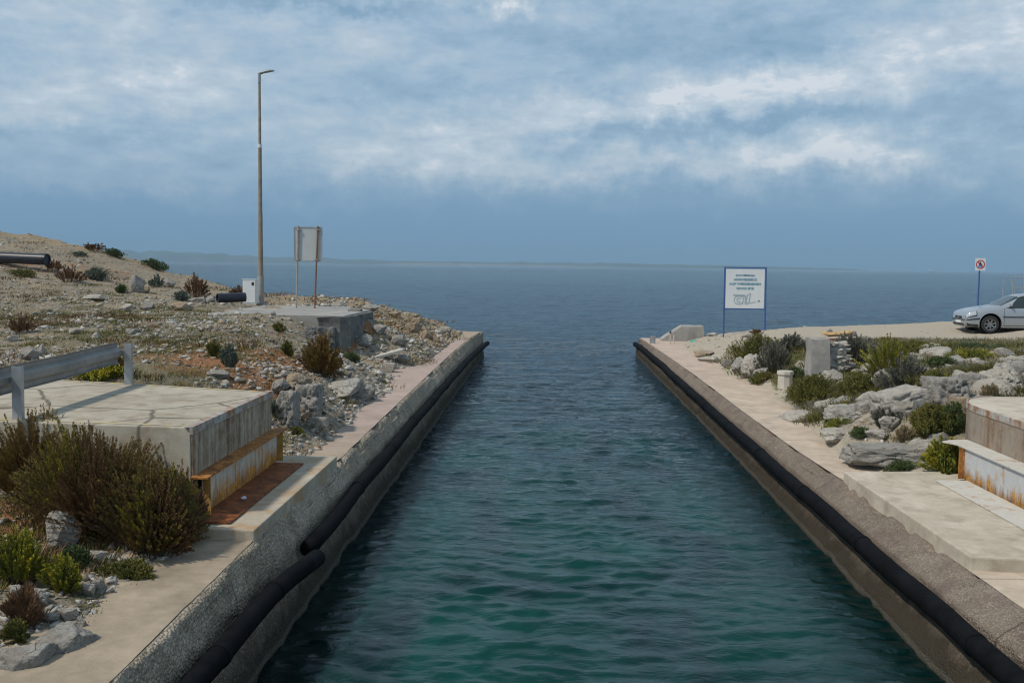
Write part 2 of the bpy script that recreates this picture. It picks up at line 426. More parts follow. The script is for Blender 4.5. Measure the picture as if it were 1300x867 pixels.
def HL(x, y):
    x = np.asarray(x, float); y = np.asarray(y, float)
    z = rbfL(x, y)
    m = sstep(-3.5, -4.2, x)
    amp = 0.05 + 0.05 * sstep(20, 40, y) + 0.06 * sstep(15, 17, y) * sstep(-7, -5, x)
    z = z + m * amp * rock_noise(x, y, 3) + 0.012 * sstep(-3.4, -3.8, x) * fbm(x * 5, y * 5, oct=3, seed=11)
    # mound of spoil on the skyline
    z = z + 0.42 * np.exp(-(((x + 25.0) / 0.9) ** 2 + ((y - 49.4) / 1.5) ** 2)) + 0.12 * fbm(x * .8, y * .8, oct=3, seed=31) * sstep(42, 47, y) * sstep(-9, -13, x)
    z = np.minimum(z, 1.0 + np.maximum(0, -3.46 - x) * 1.3)
    # keep clear of the road, the abutment and the pad
    yb = 13.69 + np.clip(-3.81 - x, 0, 30) * .27; yf = 10.56 + np.clip(-3.81 - x, 0, 30) * .10
    road = sstep(yf + .05, yf + .3, y) * (1 - sstep(yb - .2, yb - .02, y)) * (1 - sstep(-4.25, -4.0, x))
    under = (y > 10.25) & (y < 13.95) & (x > -4.2)
    z = np.where(under, np.minimum(z, 1.0), z)
    z = z * (1 - road) + np.minimum(z, 2.0) * road
    near = (1 - sstep(yf - .3, yf - .02, y)) * sstep(-13, -10.5, x)
    z = z * (1 - near) + np.minimum(z, 1.62) * near
    pad = sstep(27.2, 27.8, y) * (1 - sstep(33.2, 33.7, y)) * sstep(-10.0, -9.4, x) * (1 - sstep(-5.75, -5.5, x))
    z = z * (1 - pad) + np.minimum(z, 2.455 + .09 * fbm(x * 1.6, y * 1.6, oct=3, seed=91)) * pad
    return z

def HR(x, y):
    x = np.asarray(x, float); y = np.asarray(y, float)
    z = rbfR(x, y)
    hill = sstep(.8, 1.15, z) * (1 - sstep(27, 31, y))
    z = z + hill * 0.12 * rock_noise(x, y, 9) + 0.02 * sstep(4.9, 5.6, x) * fbm(x * 3, y * 3, oct=4, seed=13)
    xb = np.interp(y, [-8, 15, 16, 18, 20.5, 23, 26, 28.5, 36, 44], [5.2, 5.0, 4.95, 5.1, 5.4, 5.5, 5.8, 5.4, 5.4, 5.5]) + .1 * fbm(y * 1.1, y * 0, oct=3, seed=71)
    z = np.minimum(z, .75 + np.maximum(0, x - xb + .12) * 1.1)
    plat = (x > 6.45) & (y > 8.6) & (y < 15.9)
    z = np.where(plat, np.minimum(z, 1.75), z)
    under = (x > 4.45) & (x < 6.5) & (y > 10.3) & (y < 14.9)
    z = np.where(under, np.minimum(z, .74), z)
    return z

def _below(P):
    L = P[:, 0] < 0; h = np.zeros(len(P))
    if L.any(): h[L] = HL(P[L, 0], P[L, 1])
    if (~L).any(): h[~L] = HR(P[~L, 0], P[~L, 1])
    return np.where((P[:, 0] > -3.0) & (P[:, 0] < 4.45), 0.0, h)
_hits = {}
def hit(px, py):
    """where the line of sight through a photo pixel meets the ground"""
    if (px, py) in _hits: return _hits[(px, py)].copy()
    d = ray(px, py); lo, hi = 4.0, 76.0
    for n in (240, 24):
        t = np.linspace(lo, hi, n); P = CAM[None] + d[None] * t[:, None]
        h = _below(P); i = int(np.argmax(P[:, 2] < h)); lo, hi = t[max(i - 1, 0)], t[i]
    p = P[i].copy(); p[2] = h[i]; _hits[(px, py)] = p.copy()
    return p

def gnd(x, y):
    return float(HL(x, y) if x < 0 else HR(x, y))
# ------------------------------------------------------------------ sea
def waves(x, y, spacing):
    r = np.random.default_rng(3); z = np.zeros_like(x)
    wx_ = x + .22 * fbm(x * .7, y * .7, oct=2, seed=61); wy_ = y + .22 * fbm(x * .7 + 9, y * .7, oct=2, seed=62)
    for i in range(64):
        lam = math.exp(r.uniform(math.log(.15), math.log(.80))) if i < 58 else r.uniform(1.8, 3.6)
        th = r.normal(0.12, 0.62); k = 2 * math.pi / lam
        ph = r.uniform(0, 6.28); a = lam * 0.0039 * (1.25 if i < 58 else .45)
        a = a * np.clip((lam / spacing - 3) / 3, 0, 1)
        arg = k * (wx_ * math.sin(th) * .75 + wy_ * math.cos(th)) + ph
        z += a * (np.sin(arg) + .22 * np.cos(2 * arg))
    grp = 0.80 + 0.40 * fbm(x * .45, y * .35, oct=3, seed=77)
    return z * grp

ys = [-60, -20, -5, 0, 3, 5]
y = 6.0
while y < 260: y += max(0.024, y * 0.0027); ys.append(y)
while y < 12500: y *= 1.06; ys.append(y)
ys = np.array(ys)
u = np.linspace(-1, 1, 1000); u = np.sign(u) * np.abs(u) ** 1.35
YY, UU = np.meshgrid(ys, u, indexing='ij')
XX = UU * (9 + np.maximum(YY, 0) * 0.95) + 0.6
sp = np.maximum(YY * 0.0027, 0.030)
ZZ = waves(XX, YY, sp)
ZZ[ys > 260] = 0; ZZ[ys < 5.5] = 0
ny, nx = YY.shape
idx = np.arange(ny * nx).reshape(ny, nx)
F = np.stack([idx[:-1, :-1], idx[:-1, 1:], idx[1:, 1:], idx[1:, :-1]], -1).reshape(-1, 4)
me = fast_mesh('sea', np.stack([XX, YY, ZZ], -1).reshape(-1, 3), F, smooth=True)
m, nt, b = new_mat('sea_water')
tc = N(nt, 'ShaderNodeTexCoord').outputs['Object']
sp_ = N(nt, 'ShaderNodeSeparateXYZ'); nt.links.new(tc, sp_.inputs[0])
n1 = noise(nt, mapping(nt, tc, (0.5, 0.22, 1)), 0.9, 6, 0.6, 0.6)
n2 = noise(nt, mapping(nt, tc, (0.012, 0.02, 1)), 1.0, 5, 0.6, 0.4)
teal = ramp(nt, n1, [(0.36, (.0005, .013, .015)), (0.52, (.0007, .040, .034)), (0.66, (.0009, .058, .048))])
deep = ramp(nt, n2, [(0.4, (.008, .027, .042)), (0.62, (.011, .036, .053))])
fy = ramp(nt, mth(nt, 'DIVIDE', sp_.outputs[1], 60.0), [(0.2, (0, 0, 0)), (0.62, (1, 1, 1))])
# wall shade and reflection painted into the water colour along each wall's foot
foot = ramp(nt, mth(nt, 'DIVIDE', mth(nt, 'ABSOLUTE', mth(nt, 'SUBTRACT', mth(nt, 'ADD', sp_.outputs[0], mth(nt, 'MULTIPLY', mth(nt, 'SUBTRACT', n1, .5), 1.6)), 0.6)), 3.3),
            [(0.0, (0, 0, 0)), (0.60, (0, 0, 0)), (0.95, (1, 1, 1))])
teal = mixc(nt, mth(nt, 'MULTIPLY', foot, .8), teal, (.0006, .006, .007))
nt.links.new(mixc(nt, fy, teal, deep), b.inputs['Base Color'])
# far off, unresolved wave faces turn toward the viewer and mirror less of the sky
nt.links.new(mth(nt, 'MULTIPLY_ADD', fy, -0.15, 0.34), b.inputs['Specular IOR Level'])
b.inputs['Roughness'].default_value = 0.05
b.inputs['IOR'].default_value = 1.333
w1 = noise(nt, mapping(nt, tc, (0.75, 1.2, 1), (0, 0, R(7))), 4.0, 6, 0.58, 0.6)
w2 = noise(nt, mapping(nt, tc, (0.8, 1.1, 1), (0, 0, R(-12)), (3, 3, 0)), 12.0, 4, 0.6, 0.3)
w3 = noise(nt, mapping(nt, tc, (0.30, 1.0, 1), (0, 0, R(4))), 0.8, 6, 0.65, 0.2)
# in the sheltered canal the ripples are the mesh; out at sea they are smaller than its faces
nb = bump(nt, None, mth(nt, 'MULTIPLY', w3, fy), 1.0, 0.50)
nb = bump(nt, None, mth(nt, 'MULTIPLY', w1, mth(nt, 'MULTIPLY_ADD', fy, 0.85, 0.15)), 1.0, 0.17, nb)
bump(nt, b, w2, 0.35, 0.012, nb)
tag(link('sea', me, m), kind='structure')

# ------------------------------------------------------------------ ground
def grid_mesh(name, xs, ys, hf, attrs):
    X, Y = np.meshgrid(xs, ys)
    jx = np.gradient(xs)[None, :] * 0.3 * vnoise(X * 7, Y * 7, seed=5); jy = np.gradient(ys)[:, None] * 0.3 * vnoise(X * 7, Y * 7, seed=6)
    X = X + jx; Y = Y + jy
    Z = hf(X, Y)
    n, k = X.shape; idx = np.arange(n * k).reshape(n, k)
    F = np.stack([idx[:-1, :-1], idx[:-1, 1:], idx[1:, 1:], idx[1:, :-1]], -1).reshape(-1, 4)
    A = {a: f(X, Y, Z).ravel() for a, f in attrs.items()}
    return fast_mesh(name, np.stack([X, Y, Z], -1).reshape(-1, 3), F, A, smooth=True)

def geo(a, b, s0, g):
    out = [a]; s = s0; sg = 1 if b > a else -1
    while (b - out[-1]) * sg > 0: out.append(out[-1] + sg * s); s *= g
    return np.array(out)

def spots(lst):
    """soft patches on the ground at measured spots: (x, y, rx, ry, amount)"""
    def f(X, Y):
        r = np.zeros_like(X)
        for x, y, a, b_, k in lst:
            q = ((X - x) / a) ** 2 + ((Y - y) / b_) ** 2 + 0.7 * fbm(X * 1.3, Y * 1.3, oct=3, seed=41)
            r = np.maximum(r, k * (1 - sstep(0.5, 1.2, q)))
        return r
    return f

def P2(px, py): h = hit(px, py); return h[0], h[1]
def patch(lst): return spots([(*P2(px, py), a, b_, k) for px, py, a, b_, k in lst])
soilL = patch([(300, 455, 1.3, 2.6, 1), (330, 478, .8, 1.2, 1), (440, 425, .7, 2.2, .8), (70, 345, 2.5, 2.5, .3), (110, 352, 2.5, 3, .3), (60, 700, .9, .9, .5), (20, 660, .8, .8, .8)])
tanL = lambda X, Y: sstep(43.5, 46.5, Y - 0.0 * X) * sstep(-8, -12, X) + sstep(33.5, 35, Y) * sstep(-14, -8, X) * .9 + 0.7 * (1 - sstep(38, 40, Y)) * sstep(33, 35, Y) * sstep(-12, -6, X)
grassL = patch([(120, 400, 4, 5, .7), (60, 385, 3, 4, .5), (200, 430, 2.5, 3, .7), (170, 470, 1.6, 1.6, .7), (40, 420, 3, 4, .4), (230, 405, 3, 4, .4), (60, 660, 1.2, .9, .5), (150, 740, .8, .7, .8), (30, 710, 1, 1, .8)])
grassR = patch([(1150, 445, 3.5, 5, 1), (1250, 445, 5, 5, .95), (1200, 455, 3, 4, .9), (1120, 470, 2, 3, .9), (1060, 500, 1.2, 2.0, .5), (1170, 470, 2, 2.5, .9), (980, 450, 1.2, 3, .7), (1040, 515, .8, 1.5, .5), (1180, 540, .8, .8, .6), (1285, 437, 5, 3, .6)])
drift = lambda X, Y, Z: np.clip(1 - sstep(.80, 1.1, Z + .1 * fbm(X, Y, oct=3, seed=8)) + 0 * X, 0, 1)

def ground_mat(name, stone, grassc, soilc, sandc):
    m, nt, b = new_mat(name)
    tc = N(nt, 'ShaderNodeTexCoord').outputs['Object']
    g = noise(nt, tc, 1.2, 8, 0.65, 0.3); f = noise(nt, tc, 14.0, 6, 0.7); big = noise(nt, tc, 0.25, 5, 0.6)
    v1 = N(nt, 'ShaderNodeTexVoronoi'); v1.inputs['Scale'].default_value = 9.0; v1.inputs['Randomness'].default_value = 1
    nt.links.new(mixc(nt, 0.06, tc, N_noise_col(nt, tc, 6.0), 'ADD'), v1.inputs['Vector'])
    v2 = N(nt, 'ShaderNodeTexVoronoi'); v2.inputs['Scale'].default_value = 30.0; nt.links.new(tc, v2.inputs['Vector'])
    c1 = ramp(nt, N_sep(nt, v1.outputs['Color']), stone)
    c2 = ramp(nt, N_sep(nt, v2.outputs['Color']), stone)
    c = mixc(nt, 0.5, c1, c2)
    c = mixc(nt, ramp(nt, g, [(0.4, (0, 0, 0)), (0.62, (.8, .8, .8))]), c, mixc(nt, f, sandc, [x * 1.25 for x in sandc]))
    def lay(c, an, colr, lo, hi, n):
        fac = ramp(nt, mth(nt, 'ADD', mth(nt, 'MULTIPLY', attr(nt, an), 0.75), mth(nt, 'MULTIPLY', n, 0.5)), [(lo, (0, 0, 0)), (hi, (1, 1, 1))])
        return mixc(nt, fac, c, colr)
    c = lay(c, 'sand', mixc(nt, f, sandc, [x * 1.3 for x in sandc]), .60, .85, g)
    c = lay(c, 'soil', ramp(nt, f, [(0.3, [x * .7 for x in soilc]), (0.7, [x * 1.25 for x in soilc])]), .40, .70, g)
    gn = noise(nt, tc, 5.0, 9, 0.75)
    c = lay(c, 'grass', ramp(nt, f, [(0.3, [x * .6 for x in grassc]), (0.55, grassc), (0.75, [x * 1.6 for x in grassc])]), .60, .95, gn)
    nt.links.new(c, b.inputs['Base Color'])
    b.inputs['Roughness'].default_value = 0.95; b.inputs['Specular IOR Level'].default_value = 0.2
    h = mth(nt, 'ADD', mth(nt, 'SUBTRACT', mth(nt, 'MULTIPLY', f, 0.8), mth(nt, 'MULTIPLY', v1.outputs['Distance'], 1.0)), mth(nt, 'MULTIPLY', v2.outputs['Distance'], -0.4))
    bump(nt, b, h, 0.9, 0.035)
    return m
STONE = [(0.0, (.11, .10, .08)), (0.35, (.20, .18, .145)), (0.7, (.31, .285, .235)), (0.9, (.36, .28, .19)), (1, (.46, .44, .40))]
gmL = ground_mat('stony_ground', STONE, (.125, .115, .052), (.29, .145, .07), (.27, .215, .145))
gmR = ground_mat('sandy_ground', STONE, (.11, .115, .042), (.28, .19, .115), (.38, .335, .265))
xsL = -3.12 - (geo(0, 60, .045, 1.012)); ysL = np.concatenate([[-12, -8, -4, -1, 2], geo(4, 62, .055, 1.0052)])
me = grid_mesh('ground', xsL[::-1], ysL, HL, {'soil': lambda X, Y, Z: soilL(X, Y), 'grass': lambda X, Y, Z: grassL(X, Y),
     'sand': lambda X, Y, Z: np.clip(tanL(X, Y), 0, 1)})
tag(link('ground', me, gmL), kind='structure')
xsR = 4.72 + geo(0, 60, .045, 1.012)
me = grid_mesh('ground', xsR, ysL, HR, {'soil': lambda X, Y, Z: 0 * X, 'grass': lambda X, Y, Z: grassR(X, Y),
     'sand': lambda X, Y, Z: np.clip(drift(X, Y, Z) + sstep(29.5, 32.5, Y + .6 * fbm(X, Y * .8, oct=3, seed=19)), 0, 1)})
tag(link('ground', me, gmR), kind='structure')

# ------------------------------------------------------------------ quay walls and paths
EL = [(-8, -2.92), (6, -2.92), (10, -2.98), (18, -3.01), (26, -3.04), (34, -3.05), (39, -3.0), (41.5, -2.9), (43.5, -2.76)]
ER = [(-8, 4.5), (9, 4.48), (15, 4.45), (17.5, 4.36), (22, 4.35), (29, 4.38), (36, 4.33), (41, 4.25), (44.7, 4.18)]
FW = [(-8, 3.82), (9, 3.83), (12, 3.85), (19, 3.93), (44.7, 4.0)]
def edge(E, y): return np.interp(y, [e[0] for e in E], [e[1] for e in E])
YWL = np.concatenate([[-8, -4, 0, 3], geo(5, 43.5, .045, 1.003)]); YWL[-1] = 43.5
def wall_mesh(name, E, side, ztop, ys, endx):
    # cross-section from the back of the coping over the rough chamfer down the wet face; s = distance down the section
    rows = []
    for y in ys:
        e = float(edge(E, y))
        if side < 0:
            prof = [(e - .4, ztop - .6), (e - .4, ztop - .004), (e, ztop - .004), (e + .04, ztop - .03), (max(-2.84, e + .05), .78), (max(-2.83, e + .06), .60), (max(-2.76, e + .08), .42), (-2.69, .1), (-2.65, -.4), (-2.65, -1.2)]
        else:
            f = float(edge(FW, y))
            prof = [(e + .4, ztop - .6), (e + .4, ztop - .004), (e, ztop - .004), (e - .04, ztop - .02), (min(4.16, e - .06), .58), (min(4.13, e - .07), .45), (4.05, .32), (f + .03, .1), (f, -.4), (f, -1.2)]
        P = []
        segs = [1, 6, 2, 14, 6, 8, 7, 5, 2]
        for (a, b_), n in zip(zip(prof[:-1], prof[1:]), segs):
            for t in np.linspace(0, 1, n, endpoint=False): P.append((a[0] + (b_[0] - a[0]) * t, a[1] + (b_[1] - a[1]) * t))
        P.append(prof[-1]); rows.append(P)
    Pp = np.array(rows); X = Pp[..., 0]; Z = Pp[..., 1]; Y = np.repeat(np.array(ys)[:, None], X.shape[1], 1)
    inner = np.where(side < 0, X > edge(E, Y) + .015, X < edge(E, Y) - .015)
    d = (0.016 * fbm(Y * 4, Z * 5 + X * 3, oct=4, seed=21) + 0.012 * fbm(Y * .9, Z * 2, oct=3, seed=22)) * inner
    d = d - 0.05 * np.clip(fbm(Y * 1.7, Z * 3.5, oct=3, seed=24) - .45, 0, 1) * inner * (Z < ztop - .1)
    X = X - side * d * 1.0
    Z = Z + d * .35 * (Z > .1) + .008 * fbm(Y * 3, X * 3, oct=3, seed=3) * inner
    chip = np.clip(fbm(Y * 2.3, X * 0 + 3, oct=4, seed=27) - .28, 0, .6) * (np.abs(X - edge(E, Y)) < .085) * (Z > ztop - .12)
    Z = Z - chip * .10
    n, k = X.shape; idx = np.arange(n * k).reshape(n, k)
    F = np.stack([idx[:-1, :-1], idx[:-1, 1:], idx[1:, 1:], idx[1:, :-1]], -1).reshape(-1, 4)
    me = fast_mesh(name, np.stack([X, Y, Z], -1).reshape(-1, 3), F, smooth=False)
    bm = bmesh.new(); bm.from_mesh(me); bm.verts.ensure_lookup_table()
    for r in (0, n - 1): bm.faces.new([bm.verts[int(i)] for i in idx[r]])
    bmesh.ops.recalc_face_normals(bm, faces=bm.faces); bm.to_mesh(me); bm.free()
    return me
mwL = rough_concrete('weathered_aggregate_concrete', (.27, .225, .17), (.44, .37, .285), (.62, .54, .43), 55, .8, .02, stain=(.15, .12, .08), stain_amt=.5, big=.5, pebble=36, zdark=(.030, .027, .018))
mwR = rough_concrete('weathered_brown_concrete', (.19, .155, .125), (.31, .255, .205), (.43, .37, .30), 60, .8, .02, stain=(.17, .12, .11), stain_amt=.6, big=.7, pebble=48, zdark=(.034, .028, .016))
wl = link('quay_wall', wall_mesh('quay_wall', EL, -1, 1.04, YWL, 0), mwL)
tag(wl, 'grey canal wall with a rough pebbly chamfered edge, on the side of the lamp post and guardrail', 'quay wall')
YWR = np.concatenate([[-8, -4, 0, 3], geo(5, 44.7, .045, 1.003)]); YWR[-1] = 44.7
wr = link('quay_wall', wall_mesh('quay_wall', ER, 1, .78, YWR, 0), mwR)
tag(wr, 'brown stained canal wall with chipped edge, on the side of the white sign and silver car', 'quay wall')

def strip(name, E, outer, z, ys, mat, side):
    P = []; 
    for y in ys:
        e = float(edge(E, y)) + side * .025; o = outer(y)
        P.append([e + (o - e) * t for t in np.linspace(0, 1, 26)])
    X = np.array(P); Y = np.repeat(np.array(ys)[:, None], 26, 1)
    X[:, 0] += .005 * fbm(Y[:, 0] * 3, Y[:, 0] * 0, oct=4, seed=2)
    Z = z + .004 * fbm(X * 1.5, Y * 1.5, oct=3, seed=4) + np.abs(X - X[:, :1]) * .004 + 0.004
    k = 26; n = len(ys); idx = np.arange(n * k).reshape(n, k)
    F = np.stack([idx[:-1, :-1], idx[:-1, 1:], idx[1:, 1:], idx[1:, :-1]], -1).reshape(-1, 4)
    return tag(link(name, fast_mesh(name, np.stack([X, Y, Z], -1).reshape(-1, 3), F, smooth=True), mat), kind='structure')

def path_mat(name, base, pink, bands):
    m, nt, b = new_mat(name)
    tc = N(nt, 'ShaderNodeTexCoord').outputs['Object']
    sp = N(nt, 'ShaderNodeSeparateXYZ'); nt.links.new(tc, sp.inputs[0])
    n = noise(nt, tc, 1.4, 8, .65, .4); f = noise(nt, tc, 40, 5, .7); q = noise(nt, tc, 6, 7, .7)
    v = mth(nt, 'ADD', mth(nt, 'MULTIPLY', n, .6), mth(nt, 'MULTIPLY', q, .4))
    c = ramp(nt, v, [(.35, [x * .72 for x in base]), (.5, base), (.62, [min(1, x * 1.22) for x in base])])
    pc = ramp(nt, v, [(.35, [x * .8 for x in pink]), (.62, [x * 1.15 for x in pink])])
    yy = mth(nt, 'ADD', sp.outputs[1], mth(nt, 'MULTIPLY', mth(nt, 'SUBTRACT', n, .5), 6))
    fac = ramp(nt, mth(nt, 'DIVIDE', yy, 50.0), [(p, (g,) * 3) for p, g in bands])
    c = mixc(nt, fac, c, pc)
    sk = ramp(nt, noise(nt, tc, 18, 7, .75), [(.62, (0, 0, 0)), (.74, (1, 1, 1))])
    c = mixc(nt, mth(nt, 'MULTIPLY', sk, .5), c, [x * .55 for x in base])
    # cast joints across the slab
    jt = mth(nt, 'ABSOLUTE', mth(nt, 'SUBTRACT', mth(nt, 'FRACT', mth(nt, 'DIVIDE', mth(nt, 'ADD', sp.outputs[1], mth(nt, 'MULTIPLY', q, .05)), 4.1)), .5))
    c = mixc(nt, ramp(nt, jt, [(.002, (.7, .7, .7)), (.005, (0, 0, 0))]), c, [x * .4 for x in base])
    nt.links.new(c, b.inputs['Base Color']); b.inputs['Roughness'].default_value = .9; b.inputs['Specular IOR Level'].default_value = .25
    bump(nt, b, mth(nt, 'ADD', f, q), .5, .008)
    return m
pmL = path_mat('worn_path_concrete', (.36, .295, .215), (.42, .33, .285), [(0, 0), (.29, .1), (.36, 1), (.74, 1), (.82, .1)])
pmR = path_mat('pale_path_concrete', (.52, .43, .335), (.52, .41, .33), [(0, 0), (.5, .2), (.6, 1), (.8, 1)])
strip('path', EL, lambda y: -4.2, 1.04, YWL[YWL > -9], pmL, -1)
strip('path', ER, lambda y: 6.1, .78, YWR, pmR, 1)

# ------------------------------------------------------------------ rocks
def ico(sub):
    bm = bmesh.new(); bmesh.ops.create_icosphere(bm, subdivisions=sub, radius=1.0)
    V = np.array([v.co[:] for v in bm.verts]); F = np.array([[v.index for v in f.verts] for f in bm.faces]); bm.free()
    return V, F
ICO = {k: ico(k) for k in (1, 2, 3, 5)}

def rock_shape(sub, seed, planes=13, rough=0.05, blocky=0.0):
    r = np.random.default_rng(seed); V, F = ICO[sub]
    n = r.normal(size=(planes, 3)); n /= np.linalg.norm(n, axis=1)[:, None]
    if blocky: n = np.concatenate([n, np.array([[1, .1, 0], [-1, 0, .1], [0, 1, 0], [0, -1, .1], [0, .1, 1.0], [0, 0, -1]])])
    n /= np.linalg.norm(n, axis=1)[:, None]
    d = r.uniform(.62, .98, len(n)) if not blocky else np.concatenate([r.uniform(.8, 1.1, planes), r.uniform(.6, .78, 6)])
    dot = V @ n.T
    rr = np.min(np.where(dot > .05, d[None] / np.maximum(dot, .05), 9), axis=1)
    rr = np.minimum(rr, 1.25)
    P = V * rr[:, None]
    if rough:
        nn = fbm(P[:, 0] * 2.2 + seed % 97, P[:, 1] * 2.2, P[:, 2] * 2.2, oct=5, seed=seed % 1000, gain=.55)
        cr = np.abs(fbm(P[:, 0] * 1.5 + 9, P[:, 1] * 1.5 + seed % 31, P[:, 2] * 3.0, oct=4, seed=seed % 997 + 3))
        fi = 1 - np.abs(fbm(P[:, 0] * 5 + 3, P[:, 1] * 5, P[:, 2] * 7, oct=3, seed=seed % 991 + 7)) * 2
        P = P * (1 + rough * nn - rough * 1.5 * np.exp(-(cr / .09) ** 2) + (rough * .22 * fi if sub > 3 else 0))[:, None]
    return P, F

def lime_mat(name, lo, mid, hi, tint=(.40, .28, .18), lichen=(.16, .16, .15)):
    m, nt, b = new_mat(name)
    tc = N(nt, 'ShaderNodeTexCoord').outputs['Object']
    n1 = noise(nt, tc, 2.6, 9, .68, .5); n2 = noise(nt, tc, 22, 6, .75); n3 = noise(nt, mapping(nt, tc, (1, 1, 2.6)), 6.0, 8, .7, .8)
    v = mth(nt, 'ADD', mth(nt, 'MULTIPLY', n1, .5), mth(nt, 'MULTIPLY', n3, .5))
    c = ramp(nt, v, [(.33, lo), (.49, mid), (.64, hi)])
    c = mixc(nt, mth(nt, 'MULTIPLY', ramp(nt, noise(nt, mapping(nt, tc, loc=(4, 4, 4)), 2.0, 6, .6), [(.55, (0, 0, 0)), (.72, (1, 1, 1))]), .45), c, tint)
    c = mixc(nt, mth(nt, 'MULTIPLY', ramp(nt, n2, [(.56, (0, 0, 0)), (.66, (1, 1, 1))]), .5), c, lichen)
    vo = N(nt, 'ShaderNodeTexVoronoi', feature='DISTANCE_TO_EDGE'); vo.inputs['Scale'].default_value = 4.5
    nt.links.new(mixc(nt, .35, mapping(nt, tc, (1, 1, 1.8)), N_noise_col(nt, tc, 3.5), 'ADD'), vo.inputs['Vector'])
    ck = mth(nt, 'MULTIPLY', ramp(nt, vo.outputs['Distance'], [(.0, (1, 1, 1)), (.022, (0, 0, 0))]), ramp(nt, n1, [(.45, (0, 0, 0)), (.6, (1, 1, 1))]))
    c = mixc(nt, mth(nt, 'MULTIPLY', ck, .55), c, [x * .45 for x in lo])
    nt.links.new(c, b.inputs['Base Color']); b.inputs['Roughness'].default_value = .93; b.inputs['Specular IOR Level'].default_value = .2
    h = mth(nt, 'ADD', mth(nt, 'ADD', n3, mth(nt, 'MULTIPLY', n2, .5)), mth(nt, 'MULTIPLY', ck, -.7))
    bump(nt, b, h, 1.0, .045)
    return m
GREYR = lime_mat('grey_limestone', (.20, .19, .17), (.33, .315, .285), (.48, .46, .42))
PALER = lime_mat('pale_limestone', (.29, .265, .225), (.44, .41, .36), (.58, .55, .495))
TANR = lime_mat('tan_rock', (.25, .195, .14), (.38, .30, .215), (.50, .42, .32), tint=(.42, .27, .14))
DARKR = lime_mat('dark_grey_rock', (.12, .12, .115), (.20, .20, .19), (.30, .295, .28))

def boulder(name, base, size, mat, label, seed, rz=0.0, tilt=(0, 0), sub=5, sink=.22, rough=.06, blocky=0.0, cat='rock', group=None):
    """base = point on the ground under the middle, size = full width, depth, height"""
    P, F = rock_shape(sub, seed, rough=rough, blocky=blocky)
    mn, mx = P.min(0), P.max(0); P = (P - (mn + mx) / 2) / ((mx - mn) / 2)
    P = P * np.array(size) / 2
    M = np.array((Matrix.Rotation(rz, 3, 'Z') @ Matrix.Rotation(tilt[0], 3, 'X') @ Matrix.Rotation(tilt[1], 3, 'Y')))
    P = P @ M.T
    P[:, 2] += size[2] * (.5 - sink)
    me = fast_mesh(name, P, F, smooth=False)
    o = link(name, me, mat, None, (float(base[0]), float(base[1]), float(base[2])))
    return tag(o, label, cat, group)

def rock_px(px, py, w, h, mat, label, seed, depth=None, **kw):
    """a rock whose foot is seen at photo pixel (px, py), w x h pixels large"""
    p = hit(px, py); s = ppm(p)
    W_, H_ = w / s, h / s * 1.05
    H_ *= .82 if px > 650 else .88
    W_ *= .95 if px > 650 else 1
    D = depth if depth else W_ * .8
    sink = kw.get('sink', .18)
    p = p + np.array([0, D * .35, 0]); p[2] = gnd(p[0], p[1])
    p[2] = min(p[2], hit(px, py)[2] + .1 * H_ + .02)
    return boulder('rock', p, (W_, D, H_ / (1 - sink) * .95), mat, label, seed, **kw)

# stones as loose rubble: thousands of small faceted pebbles and cobbles
def shard(seed, npt):
    r = np.random.default_rng(seed); bm = bmesh.new()
    for q in r.normal(size=(npt, 3)):
        q = q / np.linalg.norm(q) * r.uniform(.55, 1.0); bm.verts.new(q * np.array([1, .85, .8]))
    res = bmesh.ops.convex_hull(bm, input=bm.verts)
    bmesh.ops.delete(bm, geom=[g for g in res['geom_unused'] if isinstance(g, bmesh.types.BMVert)], context='VERTS')
    bmesh.ops.triangulate(bm, faces=bm.faces); bm.verts.index_update()
    V = np.array([v.co[:] for v in bm.verts]); F = np.array([[v.index for v in f.verts] for f in bm.faces]); bm.free()
    return V, F
TEM = [shard(100 + i, 8 + i % 5) for i in range(14)] + [shard(300 + i, 14 + i) for i in range(6)]
def rubble(name, pts, sizes, hf, mats, mi_of, label, cat='rubble'):
    r = np.random.default_rng(len(pts)); V = []; F = []; A = []; n = 0; MI = mi_of(np.asarray(pts), r)
    for q_, ((x, y), s) in enumerate(zip(pts, sizes)):
        P, Fa = TEM[r.integers(14)] if s < .24 else TEM[14 + r.integers(6)]
        a = r.uniform(0, 6.28); c, s_ = math.cos(a), math.sin(a)
        sc = s * .5 * np.array([r.uniform(.8, 1.3), r.uniform(.7, 1.1), r.uniform(.35, .8)])
        Q = P * sc
        t = r.normal(0, .25); ct, st = math.cos(t), math.sin(t)
        Q = np.stack([Q[:, 0] * ct - Q[:, 2] * st, Q[:, 1], Q[:, 0] * st + Q[:, 2] * ct], 1)
        Q = np.stack([Q[:, 0] * c - Q[:, 1] * s_, Q[:, 0] * s_ + Q[:, 1] * c, Q[:, 2]], 1)
        V.append(Q + np.array([x, y, 0]) + np.array([0, 0, sc[2] * .15])); F.append(Fa + n); A.append(np.full(len(Fa), MI[q_])); n += len(Q)
    pts = np.array(pts)
    H = hf(pts[:, 0], pts[:, 1])
    V = [v + np.array([0, 0, h]) for v, h in zip(V, H)]
    me = fast_mesh(name, np.concatenate(V), np.concatenate(F))
    o = link(name, me, mats)
    me.polygons.foreach_set('material_index', np.concatenate(A).astype(np.int32))
    return tag(o, label, cat, kind='stuff')

